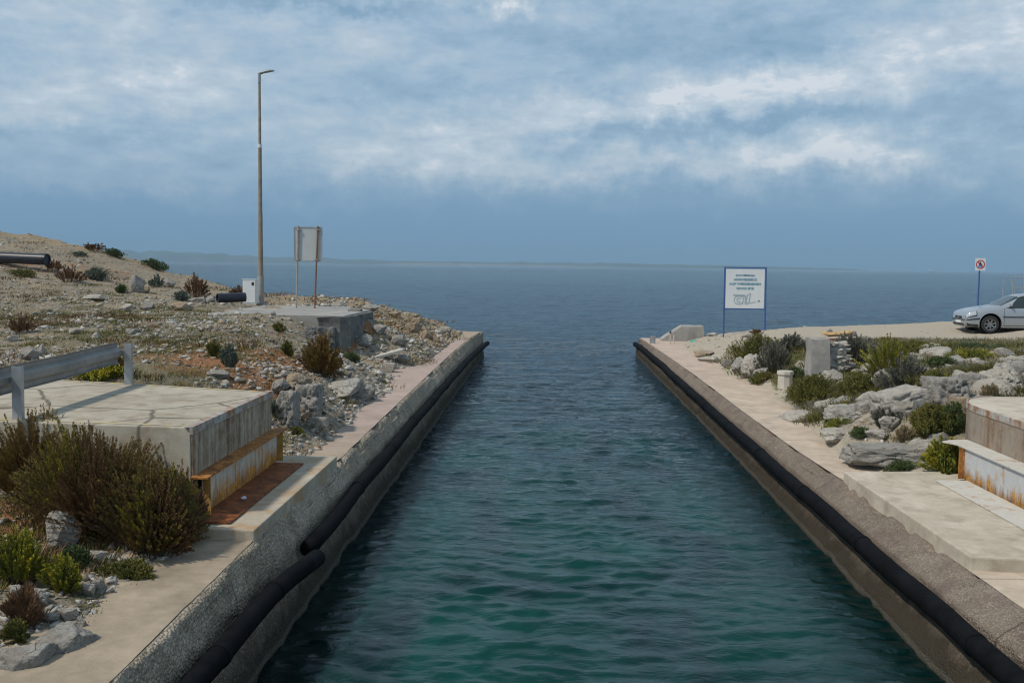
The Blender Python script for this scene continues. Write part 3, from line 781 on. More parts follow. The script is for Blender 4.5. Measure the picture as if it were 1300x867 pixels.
def stone_mat(name, lo, hi):
    m, nt, b = new_mat(name)
    tc = N(nt, 'ShaderNodeTexCoord').outputs['Object']
    g = N(nt, 'ShaderNodeNewGeometry')
    v = mth(nt, 'ADD', mth(nt, 'MULTIPLY', g.outputs['Random Per Island'], .7), mth(nt, 'MULTIPLY', noise(nt, tc, 16, 5, .7), .3))
    nt.links.new(ramp(nt, v, [(.1, lo), (.85, hi)]), b.inputs['Base Color']); b.inputs['Roughness'].default_value = .93; b.inputs['Specular IOR Level'].default_value = .2
    bump(nt, b, noise(nt, tc, 40, 4, .6), .4, .01)
    return m
SM = [stone_mat('grey_stones', (.22, .205, .18), (.49, .465, .42)), stone_mat('tan_stones', (.24, .18, .115), (.44, .35, .25)), stone_mat('dark_stones', (.10, .095, .08), (.22, .205, .175)), stone_mat('pale_stones', (.42, .40, .37), (.60, .58, .54)), stone_mat('brick_red_stones', (.30, .12, .06), (.42, .18, .10))]

def scatter(n, x0f, x1f, y0, y1, ok, smin, smax, pw=2.2, seed=1):
    r = np.random.default_rng(seed); out = []; got = 0; tries = 0
    while got < n and tries < 40:
        tries += 1; k = n * 2
        y = np.exp(r.uniform(math.log(y0), math.log(y1), k)); a, b_ = x0f(y), x1f(y) + 0 * y
        x = a + (b_ - a) * r.random(k)
        m_ = r.random(k) < ok(x, y)
        out.append(np.stack([x[m_], y[m_]], 1)); got += int(m_.sum())
    P = np.concatenate(out)[:n]
    s = smin + (smax - smin) * r.random(len(P)) ** pw
    return P, s * (0.65 + .65 * np.minimum(1.0, P[:, 1] / 26.0))
def clearL(x, y):
    bad = (x > -3.42) | ((y > 10.0) & (y < 14.2) & (x > -3.9)) | ((y > 10.4) & (y < 13.8 - (x + 3.81) * .27) & (x < -3.7))
    bad |= (x > -9.5) & (x < -5.5) & (y > 27.3) & (y < 33.4)
    return ~bad
cl_n = lambda x, y, s, k=.35: fbm(x * k, y * k, oct=3, seed=s)
def okL(x, y):
    return clearL(x, y) * (HL(x, y) > .3) * np.clip(.42 + 1.5 * cl_n(x, y, 51) + .8 * cl_n(x, y, 53, 1.1) - .25 * (soilL(x, y) > .4), .05, 1)
def miL(P, r):
    x, y = P[:, 0], P[:, 1]; q = r.random(len(P))
    a = np.select([q < .66, q < .76, q < .85, q < .995], [0, 1, 2, 3], 4)
    a = np.where(soilL(x, y) > .4, np.select([q < .5, q < .9], [1, 0], 2), a)
    return np.where((y > 33.5) & ((x < -12) | (x > -8)), np.select([q < .75, q < .93], [1, 0], 3), a)
S1 = scatter(22000, lambda y: -4 - y * .56, lambda y: -3.45, 7.0, 49, okL, .022, .21, 5.0, 1)
S2 = scatter(6500, lambda y: -5.6, lambda y: -3.45, 14.3, 43, lambda x, y: clearL(x, y) * (HL(x, y) > .5), .03, .24, 4.5, 2)
S3 = scatter(4500, lambda y: -6.2, lambda y: -3.5, 6.2, 10.2, lambda x, y: clearL(x, y) * (cl_n(x, y, 61, .9) > -.35), .035, .24, 2.2, 3)
S4 = scatter(1500, lambda y: -9, lambda y: -3.6, 33.5, 41.0, lambda x, y: HL(x, y) > .6, .05, .30, 3.0, 4)
rubble('rubble', np.concatenate([q[0] for q in (S1, S2, S3, S4)]), np.concatenate([q[1] for q in (S1, S2, S3, S4)]), HL, SM, miL, 'loose grey and tan stones littering the slope by the lamp post')
def okR(x, y):
    z = HR(x, y)
    bad = (z < .775) | ((x > 6.3) & (y > 10) & (y < 16.1)) | ((x < 6.6) & (y < 15.1))
    p = np.clip(.35 + 1.2 * cl_n(x, y, 71), .05, 1)
    p = np.where(z < .9, .3, p); p = np.where((y > 31) & (x > 9), .05, p)
    return np.where(bad, 0, p)
S5 = scatter(3600, lambda y: 4.9, lambda y: 6 + y * .5, 15.5, 43, okR, .025, .17, 2.8, 5)
TEM2 = TEM; TEM = [rock_shape(3, 500 + i, 10, .12, 1.0 if i % 2 else 0) for i in range(20)]
S6 = scatter(200, lambda y: 5.6, lambda y: 5.9 + y * .28, 15.4, 27, lambda x, y: (HR(x, y) > .95) * (1 - (x > 6.3) * (y < 16.2)) * (np.hypot(x - 6.1, y - 25.4) > 1.0) * (cl_n(x, y, 95, .55) > .0), .16, .55, 1.8, 6)
rubble('rubble', S6[0], S6[1], HR, [PALER, GREYR], lambda P, r: r.choice([0, 0, 1], len(P)), 'broken pale bedrock showing all over the right-hand bank')
TEM = TEM2
rubble('rubble', S5[0], S5[1], HR, SM, lambda P, r: r.choice([0, 0, 1, 3, 3], len(P)), 'scattered small stones on the sandy bank by the white sign')

# ------------------------------------------------------------------ plants
def leaf_mat(name, stops, rough=.75):
    stops = [(p, tuple(x * 1.0 for x in c)) for p, c in stops]
    m, nt, b = new_mat(name)
    tc = N(nt, 'ShaderNodeTexCoord').outputs['Object']
    v = mth(nt, 'ADD', mth(nt, 'MULTIPLY', attr(nt, 'tone'), .85), mth(nt, 'MULTIPLY', noise(nt, tc, 3.0, 3), .15))
    nt.links.new(ramp(nt, v, stops), b.inputs['Base Color']); b.inputs['Roughness'].default_value = rough
    b.inputs['Specular IOR Level'].default_value = .25
    b.inputs['Transmission Weight'].default_value = 0
    return m
LM = {
 'heath': leaf_mat('heath_leaves', [(0, (.045, .040, .016)), (.25, (.12, .066, .030)), (.5, (.20, .112, .052)), (.66, (.15, .115, .036)), (.82, (.22, .19, .03)), (1, (.42, .35, .035))]),
 'yellow': leaf_mat('yellow_green_leaves', [(0, (.05, .065, .015)), (.4, (.13, .15, .03)), (.7, (.30, .28, .03)), (1, (.55, .44, .03))]),
 'brown': leaf_mat('dry_brown_twigs', [(0, (.07, .04, .022)), (.5, (.17, .095, .05)), (1, (.30, .18, .10))]),
 'olive': leaf_mat('olive_ground_cover', [(0, (.04, .05, .014)), (.35, (.09, .10, .025)), (.65, (.16, .15, .035)), (.85, (.22, .16, .05)), (1, (.30, .24, .08))]),
 'green': leaf_mat('deep_green_leaves', [(0, (.03, .045, .018)), (.5, (.075, .105, .04)), (1, (.14, .17, .06))]),
 'grey': leaf_mat('grey_green_leaves', [(0, (.07, .075, .06)), (.5, (.15, .15, .12)), (.8, (.23, .22, .18)), (1, (.30, .28, .23))]),
 'blue': leaf_mat('blue_green_leaves', [(0, (.05, .065, .05)), (.5, (.12, .15, .115)), (1, (.21, .25, .20))]),
 'straw': leaf_mat('straw_grass', [(0, (.13, .10, .05)), (.5, (.26, .21, .12)), (1, (.40, .33, .20))]),
 'rust': leaf_mat('rusty_brown_heath', [(0, (.06, .035, .012)), (.4, (.15, .085, .025)), (.7, (.24, .15, .04)), (1, (.20, .18, .05))]),
}
STEM = simple('twig_bark', (.10, .065, .04), .9, var=.3)

def plant_arrays(r, rx, ry, h, nst, npl, L, Wd, curl=.5, tip=0.0, spread=.85, flat=0.0, dome=1.0, mat=False):
    ph = r.uniform(0, 6.283, nst); rho = np.sqrt(r.uniform(0, 1, nst))
    lob = 1 + .25 * np.sin(ph * 3 + r.uniform(0, 6)) + .18 * np.sin(ph * 5 + r.uniform(0, 6))
    bx, by = rx * spread * .55 * rho * np.cos(ph), ry * spread * .55 * rho * np.sin(ph)
    tx, ty = rx * rho * lob * np.cos(ph), ry * rho * lob * np.sin(ph)
    clump = vnoise(tx / rx * 2.3 + 7, ty / ry * 2.3, 0.0, int(r.integers(900))) * .5 + vnoise(tx / rx * 5, ty / ry * 5, 0.0, 3) * .3
    tz = h * (np.sqrt(np.maximum(0, 1 - (rho * .93) ** 2)) * dome + (1 - dome) * (1 - rho * .5)) * ((r.uniform(.85, 1.05, nst) + .30 * clump) if mat else (r.uniform(.62, 1.12, nst) + .42 * clump))
    tz = np.maximum(tz, h * .12)
    jx = r.normal(0, .02 if mat else .06, nst) * min(rx, h); tx = tx + jx; ty = ty + jx[::-1]
    B = np.stack([bx, by, np.full(nst, -.03)], 1); T = np.stack([tx, ty, tz], 1)
    C = B * .45 + T * .55; C[:, 2] = tz * (.5 + curl * .4)
    C[:, :2] = B[:, :2] * (.35 + .3 * curl) + T[:, :2] * (.65 - .3 * curl)
    k = nst * npl
    si = np.repeat(np.arange(nst), npl); t = r.uniform(.10, 1.0, k) ** .62
    Q = ((1 - t) ** 2)[:, None] * B[si] + (2 * t * (1 - t))[:, None] * C[si] + (t ** 2)[:, None] * T[si]
    D = 2 * (1 - t)[:, None] * (C - B)[si] + 2 * t[:, None] * (T - C)[si]
    D /= np.linalg.norm(D, axis=1)[:, None] + 1e-9
    O = r.normal(size=(k, 3)); O /= np.linalg.norm(O, axis=1)[:, None]
    dirn = D * (1 - flat) * 1.2 + O * .7; dirn[:, 2] += .15; dirn /= np.linalg.norm(dirn, axis=1)[:, None]
    side = np.cross(dirn, r.normal(size=(k, 3))); side /= np.linalg.norm(side, axis=1)[:, None] + 1e-9
    l = L * r.uniform(.6, 1.3, k)[:, None]; w = Wd * r.uniform(.7, 1.3, k)[:, None]
    Q = Q + O * L * (.15 + .35 * (1 - t))[:, None]
    Vv = np.stack([Q, Q + dirn * l * .5 + side * w, Q + dirn * l, Q + dirn * l * .5 - side * w], 1).reshape(-1, 3)
    Fv_ = np.arange(k * 4).reshape(-1, 4)
    st = r.uniform(0, 1, nst)
    ang = .5 + .5 * np.sin(ph * 2 + r.uniform(0, 6)) * rho
    tone = .40 * st[si] + .25 * r.random(k) + .35 * (ang + clump * .8)[si] + tip * np.clip((t - .75) * 4, 0, 1)
    # stems
    ns = min(nst, 160); SV = []; SF = []
    for i in range(ns):
        for j, tt in enumerate(np.linspace(0, .92, 5)):
            p = (1 - tt) ** 2 * B[i] + 2 * tt * (1 - tt) * C[i] + tt ** 2 * T[i]
            rr = .0035 * (1 - tt * .7) * (1 + h)
            for a in (0, 2.09, 4.19): SV.append(p + np.array([math.cos(a) * rr, math.sin(a) * rr, 0]))
        o = i * 15
        for j in range(4):
            for q in range(3): SF.append((o + j * 3 + q, o + j * 3 + (q + 1) % 3, o + j * 3 + 3 + (q + 1) % 3, o + j * 3 + 3 + q))
    return Vv, Fv_, np.clip(tone, 0, 1), np.array(SV), np.array(SF)

def shrub(px, py, w, h, kind, label, seed, dens=1.0, L=.05, Wd=.008, name='shrub', cat='shrub', depth=None, curl=.5, tip=0.0, parts=False, base=None, dome=1.0, flat=0.0, group=None, z=None):
    r = np.random.default_rng(seed)
    p = hit(px, py) if base is None else np.array(base, float)
    s = ppm(p); rx = w / s / 2; ry = depth / 2 if depth else rx * .85; hh = h / s
    p = p + np.array([0, ry * .75, 0]); p[2] = gnd(p[0], p[1]) if z is None else z
    hh = max(.04, hh + (hit(px, py)[2] if base is None else base[2]) - p[2] - ry * .02)
    area = w * max(h, 6)
    nst = int(np.clip(area * .085 * dens + 22, 26, 1500)); npl = int(np.clip(area * .02 + 34, 40, 130))
    mat = h < .75 * w and not parts and kind in ('olive', 'yellow', 'green', 'blue')
    if mat: nst = int(nst * 3); npl = int(npl * .5); flat = .75; L = min(L, .03)
    Lp = max(L, 1.9 / s); Wp = max(Wd, .42 / s)
    V, F, tone, SV, SF = plant_arrays(r, rx, ry, hh, nst, npl, Lp, Wp, curl, tip, flat=flat, dome=dome, mat=mat)
    def follow(A):
        B_ = A.copy(); hz_ = (HL if p[0] < 0 else HR)(p[0] + A[:, 0], p[1] + A[:, 1]) - p[2]
        B_[:, 2] += np.clip(hz_, -.5, .5) * np.clip(1 - A[:, 2] / (hh + .05), .15, 1)
        return B_
    if z is None: V = follow(V); SV = follow(SV)
    if parts:
        rt = root(name, tuple(float(c) for c in p), label, cat, group)
        link('foliage', fast_mesh('foliage', V, F, {'tone': tone}), LM[kind], rt)
        link('stem', fast_mesh('stem', SV, SF), STEM, rt)
        return rt
    n = len(V)
    me = fast_mesh(name, np.concatenate([V, SV]), np.concatenate([F, SF + n]), {'tone': np.concatenate([tone, np.full(len(SF), .1)])})
    o = link(name, me, LM[kind], None, tuple(float(c) for c in p))
    return tag(o, label, cat, group)

def tufts(name, pts, hf, kind, hgt, label, blades=14, seed=5, wid=.006, spread=.07, cat='grass'):
    r = np.random.default_rng(seed); V = []; tone = []
    P = np.array(pts); H = hf(P[:, 0], P[:, 1])
    n = len(P); k = n * blades; i = np.repeat(np.arange(n), blades)
    sc = np.maximum(1.0, P[:, 1] / 18.0)[i]
    ph = r.uniform(0, 6.283, k); rad = np.sqrt(r.uniform(0, 1, k)) * spread * sc * 1.6
    b = np.stack([P[i, 0] + rad * np.cos(ph), P[i, 1] + rad * np.sin(ph), H[i] - .01], 1)
    hh = hgt * r.uniform(.5, 1.3, k) * (r.uniform(.6, 1.3, n)[i])
    t = b + np.stack([np.cos(ph) * hh * .6, np.sin(ph) * hh * .6, hh], 1)
    a = r.uniform(0, 3.14, k); s = np.stack([np.cos(a), np.sin(a), 0 * a], 1) * (wid * sc)[:, None]
    m_ = (b + t) / 2 + np.array([0, 0, 1]) * (hh * .12)[:, None]
    V = np.stack([b - s, b + s, m_ + s * .8, m_ - s * .8, t], 1).reshape(-1, 3)
    o = np.arange(k)[:, None] * 5
    F = np.concatenate([o + np.array([[0, 1, 2, 3]]), o + np.array([[3, 2, 4, 4]])])
    F3 = np.concatenate([o + np.array([[0, 1, 2]]), o + np.array([[0, 2, 3]]), o + np.array([[3, 2, 4]])])
    tn = np.clip(.5 * r.uniform(0, 1, n)[i] + .5 * r.random(k), 0, 1)
    return tag(link(name, fast_mesh(name, V, F3, {'tone': np.concatenate([tn, tn, tn])}), LM[kind]), label, cat, kind='stuff')
# ------------------------------------------------------------------ materials of made things
RUST = None
def rust_mat(name, paint, amt=.5, streak=(14, 14, 1.2), up=0.0, z0=1.18, h=.4, dark=(.10, .030, .014), orange=(.42, .17, .04)):
    """painted steel eaten by rust; streaks run down, more of it low on the plate when up > 0"""
    m, nt, b = new_mat(name)
    tc = N(nt, 'ShaderNodeTexCoord').outputs['Object']
    sp = N(nt, 'ShaderNodeSeparateXYZ'); nt.links.new(tc, sp.inputs[0])
    st = noise(nt, mapping(nt, tc, streak), 1.0, 8, .65, .3)
    bl = noise(nt, tc, 4.5, 9, .7, .6)
    fi = noise(nt, tc, 30, 6, .7)
    v = mth(nt, 'ADD', mth(nt, 'MULTIPLY', st, .55), mth(nt, 'MULTIPLY', bl, .45))
    if up:
        low = mth(nt, 'SUBTRACT', 1.0, mth(nt, 'DIVIDE', sp.outputs[2], h), clamp=True)
        v = mth(nt, 'ADD', v, mth(nt, 'MULTIPLY', mth(nt, 'POWER', low, 2.0), up))
    t = .5 + (.5 - amt) * .3
    fac = ramp(nt, v, [(t - .04, (0, 0, 0)), (t + .05, (.55, .55, .55)), (t + .12, (1, 1, 1))])
    rc = ramp(nt, mth(nt, 'ADD', mth(nt, 'MULTIPLY', bl, .6), mth(nt, 'MULTIPLY', fi, .4)), [(.38, dark), (.5, [(a + b_) / 2.3 for a, b_ in zip(dark, orange)]), (.6, orange)])
    pc = ramp(nt, st, [(.35, [x * .82 for x in paint]), (.65, paint)])
    nt.links.new(mixc(nt, fac, pc, rc), b.inputs['Base Color'])
    b.inputs['Roughness'].default_value = .8; b.inputs['Specular IOR Level'].default_value = .3
    bump(nt, b, mth(nt, 'ADD', fi, bl), .35, .008)
    return m
M_DECK = rough_concrete('bleached_deck_concrete', (.34, .30, .235), (.44, .40, .32), (.54, .49, .40), 70, .35, .006, stain=(.27, .22, .155), stain_amt=.75, big=.8, crack=.42)
M_SLAB = rough_concrete('slab_concrete', (.34, .30, .235), (.44, .39, .31), (.54, .49, .40), 70, .35, .006, stain=(.42, .25, .12), stain_amt=.75, big=1.2)
M_SLABR = rough_concrete('pale_slab_concrete', (.42, .37, .29), (.52, .46, .37), (.62, .56, .46), 70, .35, .006, stain=(.34, .29, .22), stain_amt=.7, big=1.2)
M_FACE = rust_mat('rust_streaked_concrete', (.50, .44, .33), .60, (10, 10, .7), 0, dark=(.12, .055, .03), orange=(.25, .16, .10))
M_FACER = rust_mat('brown_streaked_concrete', (.36, .31, .25), .5, (5, 5, .7), 0, dark=(.12, .07, .04), orange=(.28, .18, .11))
M_TRIM = rust_mat('chipped_steel_trim', (.50, .50, .47), .6, (6, 6, 6), 0)
M_TRIMR = rust_mat('lightly_rusted_white_steel', (.62, .60, .54), .30, (5, 5, 5), 0)
M_RUST = rust_mat('deep_rust', (.40, .16, .045), .9, (4, 4, 4), 0, dark=(.085, .026, .014), orange=(.66, .29, .07))
M_RUSTD = rust_mat('dark_rust_plate', (.30, .10, .035), .95, (3, 3, 3), 0, dark=(.05, .018, .012), orange=(.36, .115, .03))
M_WEB = rust_mat('rusting_grey_paint', (.66, .63, .55), .40, (10, 10, .8), .24, 0, .45, dark=(.20, .07, .02), orange=(.66, .32, .06))
M_WEBR = rust_mat('pale_grey_paint', (.55, .57, .58), .22, (7, 7, .8), .26, 0, .40, orange=(.50, .26, .06))
M_STIFF = rust_mat('yellow_rust', (.58, .36, .10), .5, (12, 12, 1.5), 0)
M_GALV = simple('galvanised_steel', (.40, .42, .43), .45, .55, .18, 5, .1)
M_GALVD = simple('weathered_galvanised_rail', (.27, .265, .25), .55, .45, .25, 3, .15)
m, nt, b = new_mat('worn_yellow_paint'); tc = N(nt, 'ShaderNodeTexCoord').outputs['Object']
nt.links.new(mixc(nt, ramp(nt, noise(nt, tc, 7, 8, .75), [(.44, (0, 0, 0)), (.58, (1, 1, 1))]), (.43, .40, .345), (.56, .43, .14)), b.inputs['Base Color']); b.inputs['Roughness'].default_value = .9
M_YEL = m
M_PIPE = simple('black_rubber_pipe', (.0055, .006, .0075), .8, 0, .6, 5, .5, spec=.08)
M_PIPEB = simple('black_plastic_pipe', (.018, .022, .034), .38, 0, .3, 4, .1)
M_WHITE = simple('white_painted_metal', (.74, .76, .76), .45, 0, .05, 3, .05)
M_BLUE = simple('blue_painted_steel', (.045, .10, .30), .45, 0, .15, 6, .05)
M_SIGNBACK = simple('grey_sign_back', (.52, .54, .53), .5, .3, .08, 2, .05)
M_POLE = simple('weathered_brown_pole', (.27, .235, .185), .9, 0, .25, 4, .3)
M_POLEC = simple('grey_concrete_sleeve', (.34, .33, .31), .9, 0, .15, 6, .3)
M_LAMP = simple('grey_lamp_housing', (.30, .34, .33), .5, .2, .1, 6, 0)
M_BLACK = simple('matt_black', (.015, .015, .016), .7, 0, .2, 6, 0)
M_RUSTP = simple('rusty_post_steel', (.24, .13, .08), .85, .1, .4, 7, .3)
M_GREYP = simple('grey_post_steel', (.36, .33, .29), .8, .1, .25, 6, .2)
M_INK = simple('teal_lettering', (.05, .27, .38), .6, 0, .02, 3, 0)
M_INKG = simple('grey_green_lettering', (.26, .40, .44), .6, 0, .02, 3, 0)
M_DARKC = rough_concrete('dark_old_concrete', (.10, .10, .095), (.16, .16, .15), (.24, .235, .22), 40, .7, .02, stain=(.07, .07, .065), stain_amt=.6, big=1.0)
M_GREYC = rough_concrete('old_grey_concrete', (.24, .235, .22), (.33, .32, .30), (.42, .41, .38), 50, .5, .012, stain=(.20, .19, .17), stain_amt=.4, big=1.2)
M_PALEC = rough_concrete('pale_old_concrete', (.44, .41, .36), (.54, .51, .45), (.64, .60, .54), 50, .4, .01, big=1.2)

# ------------------------------------------------------------------ abutment, slab, beam on the lamp side
DZ = 2.14
poly = [(-3.81, 10.56), (-3.81, 13.69), (-6.2, 14.40), (-27, 20.0), (-27, 12.9), (-6.2, 10.79)]
rt = root('bridge_abutment', (-3.81, 12.1, 1.0), 'bleached concrete road end with rust-streaked face above the rusty beam, guardrail across it', 'abutment')
mb = MB(); mb.prism(poly, .95, DZ); mb.build('deck', M_DECK, rt, bevel=.012)
mb = MB(); mb.box(-3.808, -3.79, 10.57, 13.68, 1.0, DZ - .075); mb.build('face_panel', M_FACE, rt)
mb = MB(); mb.box(-3.81, -3.775, 10.54, 13.72, DZ - .075, DZ + .012); mb.box(-3.87, -3.81, 10.54, 13.72, DZ + .002, DZ + .012); mb.build('edge_trim', M_TRIM, rt, bevel=.003)
for (a, b_, w) in (((-3.95, 10.66), (-8.5, 11.06), .07), ((-3.95, 13.60), (-6.2, 14.27), .07), ((-6.2, 14.27), (-12, 15.82), .07)):
    mb = MB(); mb.add([(a[0], a[1], DZ + .004), (b_[0], b_[1], DZ + .004), (b_[0], b_[1] + w, DZ + .004), (a[0], a[1] + w, DZ + .004)], [(0, 1, 2, 3)])
    mb.build('road_marking', M_YEL, rt)

mb = MB(); mb.prism([(-4.15, 10.12), (-2.985, 10.10), (-2.975, 14.16), (-4.15, 14.16)], .7, 1.16)
tag(mb.build('concrete_slab', M_SLAB, None, (-3.5, 12.1, .95), bevel=.015), 'raised concrete slab stained orange under the rusty beam on the lamp post side', 'slab')

def beam(rt, x0, s, y0, y1, zb, h, wo, base_o, mats, tipped=False):
    """a riveted steel girder: base plate, web, stiffeners, top flange; s = side the canal is on"""
    mw, mt, mbp, ms = mats
    mb = MB(); mb.box(x0 - s * .10, x0 + s * base_o, y0 - .32, y1 - .13, zb, zb + .02); mb.build('base_plate', mbp, rt, bevel=.003)
    mb = MB(); mb.box(x0, x0 + s * .014, y0, y1, zb + .02, zb + h - .022); mb.build('web', mw, rt)
    mb = MB()
    if tipped:
        mb.prism([(x0 - s * .27, y0 - .12), (x0 - s * .27, y1 + .6), (x0 + s * .02, y1 + .55), (x0 + s * .17, y1 + .42), (x0 + s * .05, y1 + .2), (x0 + s * .05, y0 - .12)], zb + h - .022, zb + h)
    else:
        mb.box(x0 - s * .085, x0 + s * .105, y0 - .13, y1 + .2, zb + h - .022, zb + h)
    mb.build('top_flange', mt, rt, bevel=.003)
    for yy in (y0 + .002, y1 - .02):
        mb = MB(); mb.box(x0 + s * .014, x0 + s * .095, yy, yy + .014, zb + .02, zb + h - .022); mb.build('stiffener', ms, rt, bevel=.002)
rt = root('steel_beam', (-3.7, 12.1, 1.165), 'orange rusty steel beam with peeling grey web on the slab below the streaked road end', 'steel beam')
beam(rt, -3.71, 1, 10.62, 13.63, 1.165, .45, .1, .41, (M_WEB, M_RUST, M_RUSTD, M_STIFF))
r2 = np.random.default_rng(5)
P, F = rock_shape(2, 77, 12, .12)
o = link('paper_scrap', fast_mesh('paper_scrap', P * np.array([.035, .03, .022]), F), simple('crumpled_white_paper', (.72, .70, .78), .8, 0, .1, 30, .2), None, tuple(G(310, 632, 1.205)))
tag(o, 'crumpled white paper scrap lying on the rusty base plate of the orange beam', 'litter')

# guardrail across the closed road
rt = root('guardrail', (-6.0, 12.5, DZ), 'short grey steel crash barrier on two posts across the road end', 'guardrail')
def cchan(mb, x, y, z0, z1, w=.11, d=.06, t=.008):
    mb.box(x - w / 2, x + w / 2, y - d / 2, y - d / 2 + t, z0, z1)
    mb.box(x - w / 2, x - w / 2 + t, y - d / 2 + t, y + d / 2, z0, z1)
    mb.box(x + w / 2 - t, x + w / 2, y - d / 2 + t, y + d / 2, z0, z1)
PA, PB = (-5.87, 10.90), (-6.02, 14.22)
for (px_, py_) in (PA, PB):
    mb = MB(); cchan(mb, px_, py_, DZ - .15, DZ + .60); mb.build('post', M_GALV, rt)
prof = [(-.055, -.155), (-.085, -.135), (-.085, -.085), (-.005, -.035), (-.005, .035), (-.085, .085), (-.085, .135), (-.055, .155)]
def railpts(y):
    t = (y - PA[1]) / (PB[1] - PA[1]); x = PA[0] + (PB[0] - PA[0]) * t - .075
    z = DZ + .44 + (.02 if y > 13 else 0)
    return x, z
V = []; ysr = [10.55, 10.6, 10.8, 11.5, 12.5, 13.5, 14.1, 14.22]
for y_ in ysr:
    x, z = railpts(y_)
    if y_ < 10.58: x += .03
    V += [(x + a, y_, z + b_) for a, b_ in prof] + [(x + a - .006, y_, z + b_) for a, b_ in prof[::-1]]
n = 16; F = [(i * n + k, i * n + (k + 1) % n, (i + 1) * n + (k + 1) % n, (i + 1) * n + k) for i in range(len(ysr) - 1) for k in range(n)]
F += [tuple(range(n - 1, -1, -1)), tuple(range((len(ysr) - 1) * n, len(ysr) * n))]
mb = MB(); mb.add(V, F); mb.build('rail', M_GALVD, rt)
for (px_, py_) in (PA, PB):
    for dz in (0,):
        mb = MB(); mb.tube([(px_ - .09, py_ + .01, DZ + .45), (px_ - .05, py_ + .01, DZ + .45)], .018, 8); mb.build('bolt', M_GALV, rt)

# ------------------------------------------------------------------ abutment, slab, beam on the car side
rt = root('bridge_abutment', (6.33, 12.0, .8), 'brown streaked concrete road end with round corner and chipped steel edge above the pale beam', 'abutment')
RZ = 1.935
pr = [(6.33, 8.8), (6.33, 14.7), (6.36, 15.05), (6.45, 15.4), (6.62, 15.75), (6.85, 16.0), (7.15, 16.15), (24, 16.3), (24, 8.8)]
mb = MB(); mb.prism(pr, .7, RZ); mb.build('deck', M_SLABR, rt, bevel=.01)
def band(pts, off, z0, z1, t):
    mb = MB(); n = len(pts); V = []; F = []
    for i, p in enumerate(pts):
        a = np.array(pts[max(0, i - 1)]); b_ = np.array(pts[min(n - 1, i + 1)]); d = b_ - a; d = d / np.linalg.norm(d)
        nn = np.array([-d[1], d[0]])
        for o_, z in ((off, z0), (off + t, z0), (off + t, z1), (off, z1)): V.append((p[0] + nn[0] * o_, p[1] + nn[1] * o_, z))
    for i in range(n - 1):
        for k in range(4): F.append((i * 4 + k, i * 4 + (k + 1) % 4, i * 4 + 4 + (k + 1) % 4, i * 4 + 4 + k))
    F += [(0, 1, 2, 3), tuple((n - 1) * 4 + k for k in (3, 2, 1, 0))]
    mb.add(V, F); return mb
band(pr[:7], .003, .75, RZ - .085, .012).build('face_panel', M_FACER, rt)
band(pr[:7], .003, RZ - .08, RZ + .012, .022).build('edge_trim', M_TRIM, rt)
mb = MB(); mb.prism([(4.50, 10.5), (6.6, 10.32), (6.6, 15.0), (5.6, 15.02), (4.46, 14.88)], .4, .93)
tag(mb.build('concrete_slab', M_SLABR, None, (5.5, 12.6, .7), bevel=.02), 'thick pale concrete slab beside the canal below the pale steel beam', 'slab')
rt = root('steel_beam', (6.03, 12.5, .935), 'pale grey painted steel beam with rust-edged pointed flange, on the slab by the boulders', 'steel beam')
beam(rt, 6.04, -1, 9.6, 14.42, .935, .485, .1, .46, (M_WEBR, M_TRIMR, M_TRIMR, M_RUST), True)

# ------------------------------------------------------------------ fender pipes along the walls
def pipe(name, pts, rad, label, mat, joints=(), caps=True, group=None, cat='pipe'):
    rt = root(name, pts[len(pts) // 2], label, cat, group)
    # smooth the run
    P = [np.array(p, float) for p in pts]; Q = []
    for a, b_ in zip(P[:-1], P[1:]):
        n = max(1, int(np.linalg.norm(b_ - a) / .35))
        for k in range(n): Q.append(a + (b_ - a) * k / n)
    Q.append(P[-1]); Q = np.array(Q)
    for _ in range(2): Q[1:-1] = (Q[:-2] + 2 * Q[1:-1] + Q[2:]) / 4
    Q[:, 0] += .012 * fbm(Q[:, 1] * .8, Q[:, 1] * 0, oct=3, seed=int(abs(pts[0][1]) * 10)); Q[:, 2] += .015 * fbm(Q[:, 1] * .7, Q[:, 1] * 0 + 4, oct=3, seed=9)
    mb = MB(); mb.tube(list(Q), rad, 20); mb.build('pipe_wall' if 0 else 'tube', mat, rt, smooth=True)
    for jy in joints:
        i = int(np.argmin(abs(Q[:, 1] - jy))); i = min(max(i, 1), len(Q) - 2)
        d = Q[i + 1] - Q[i - 1]; d /= np.linalg.norm(d)
        mb = MB(); mb.tube([Q[i] - d * .045, Q[i] - d * .04, Q[i] + d * .04, Q[i] + d * .045], [rad * .98, rad * 1.08, rad * 1.08, rad * .98], 20); mb.build('collar', mat, rt, smooth=False)
    return rt
pipe('fender_pipe', [(-2.53, 43.6, .54), (-2.59, 42, .54), (-2.68, 38, .56), (-2.73, 30, .62), (-2.73, 22, .65), (-2.70, 15, .66), (-2.68, 12.5, .66), (-2.67, 11.18, .67)], .098,
     'long black rubber pipe clamped along the grey wall from the broken joint to the sea', M_PIPE, (14.2, 17.5, 20.7, 23.9, 27, 30.2, 33.4, 36.6, 39.8))
pipe('fender_pipe', [(-2.54, 11.0, .62), (-2.56, 10.75, .62), (-2.63, 10.2, .65), (-2.67, 9.6, .67), (-2.66, 8.5, .67), (-2.68, 7.5, .67), (-2.68, 3, .67)], .098,
     'short near length of black rubber pipe, its broken end sagging away from the grey wall', M_PIPE, (9.75, 8.2, 6.9))
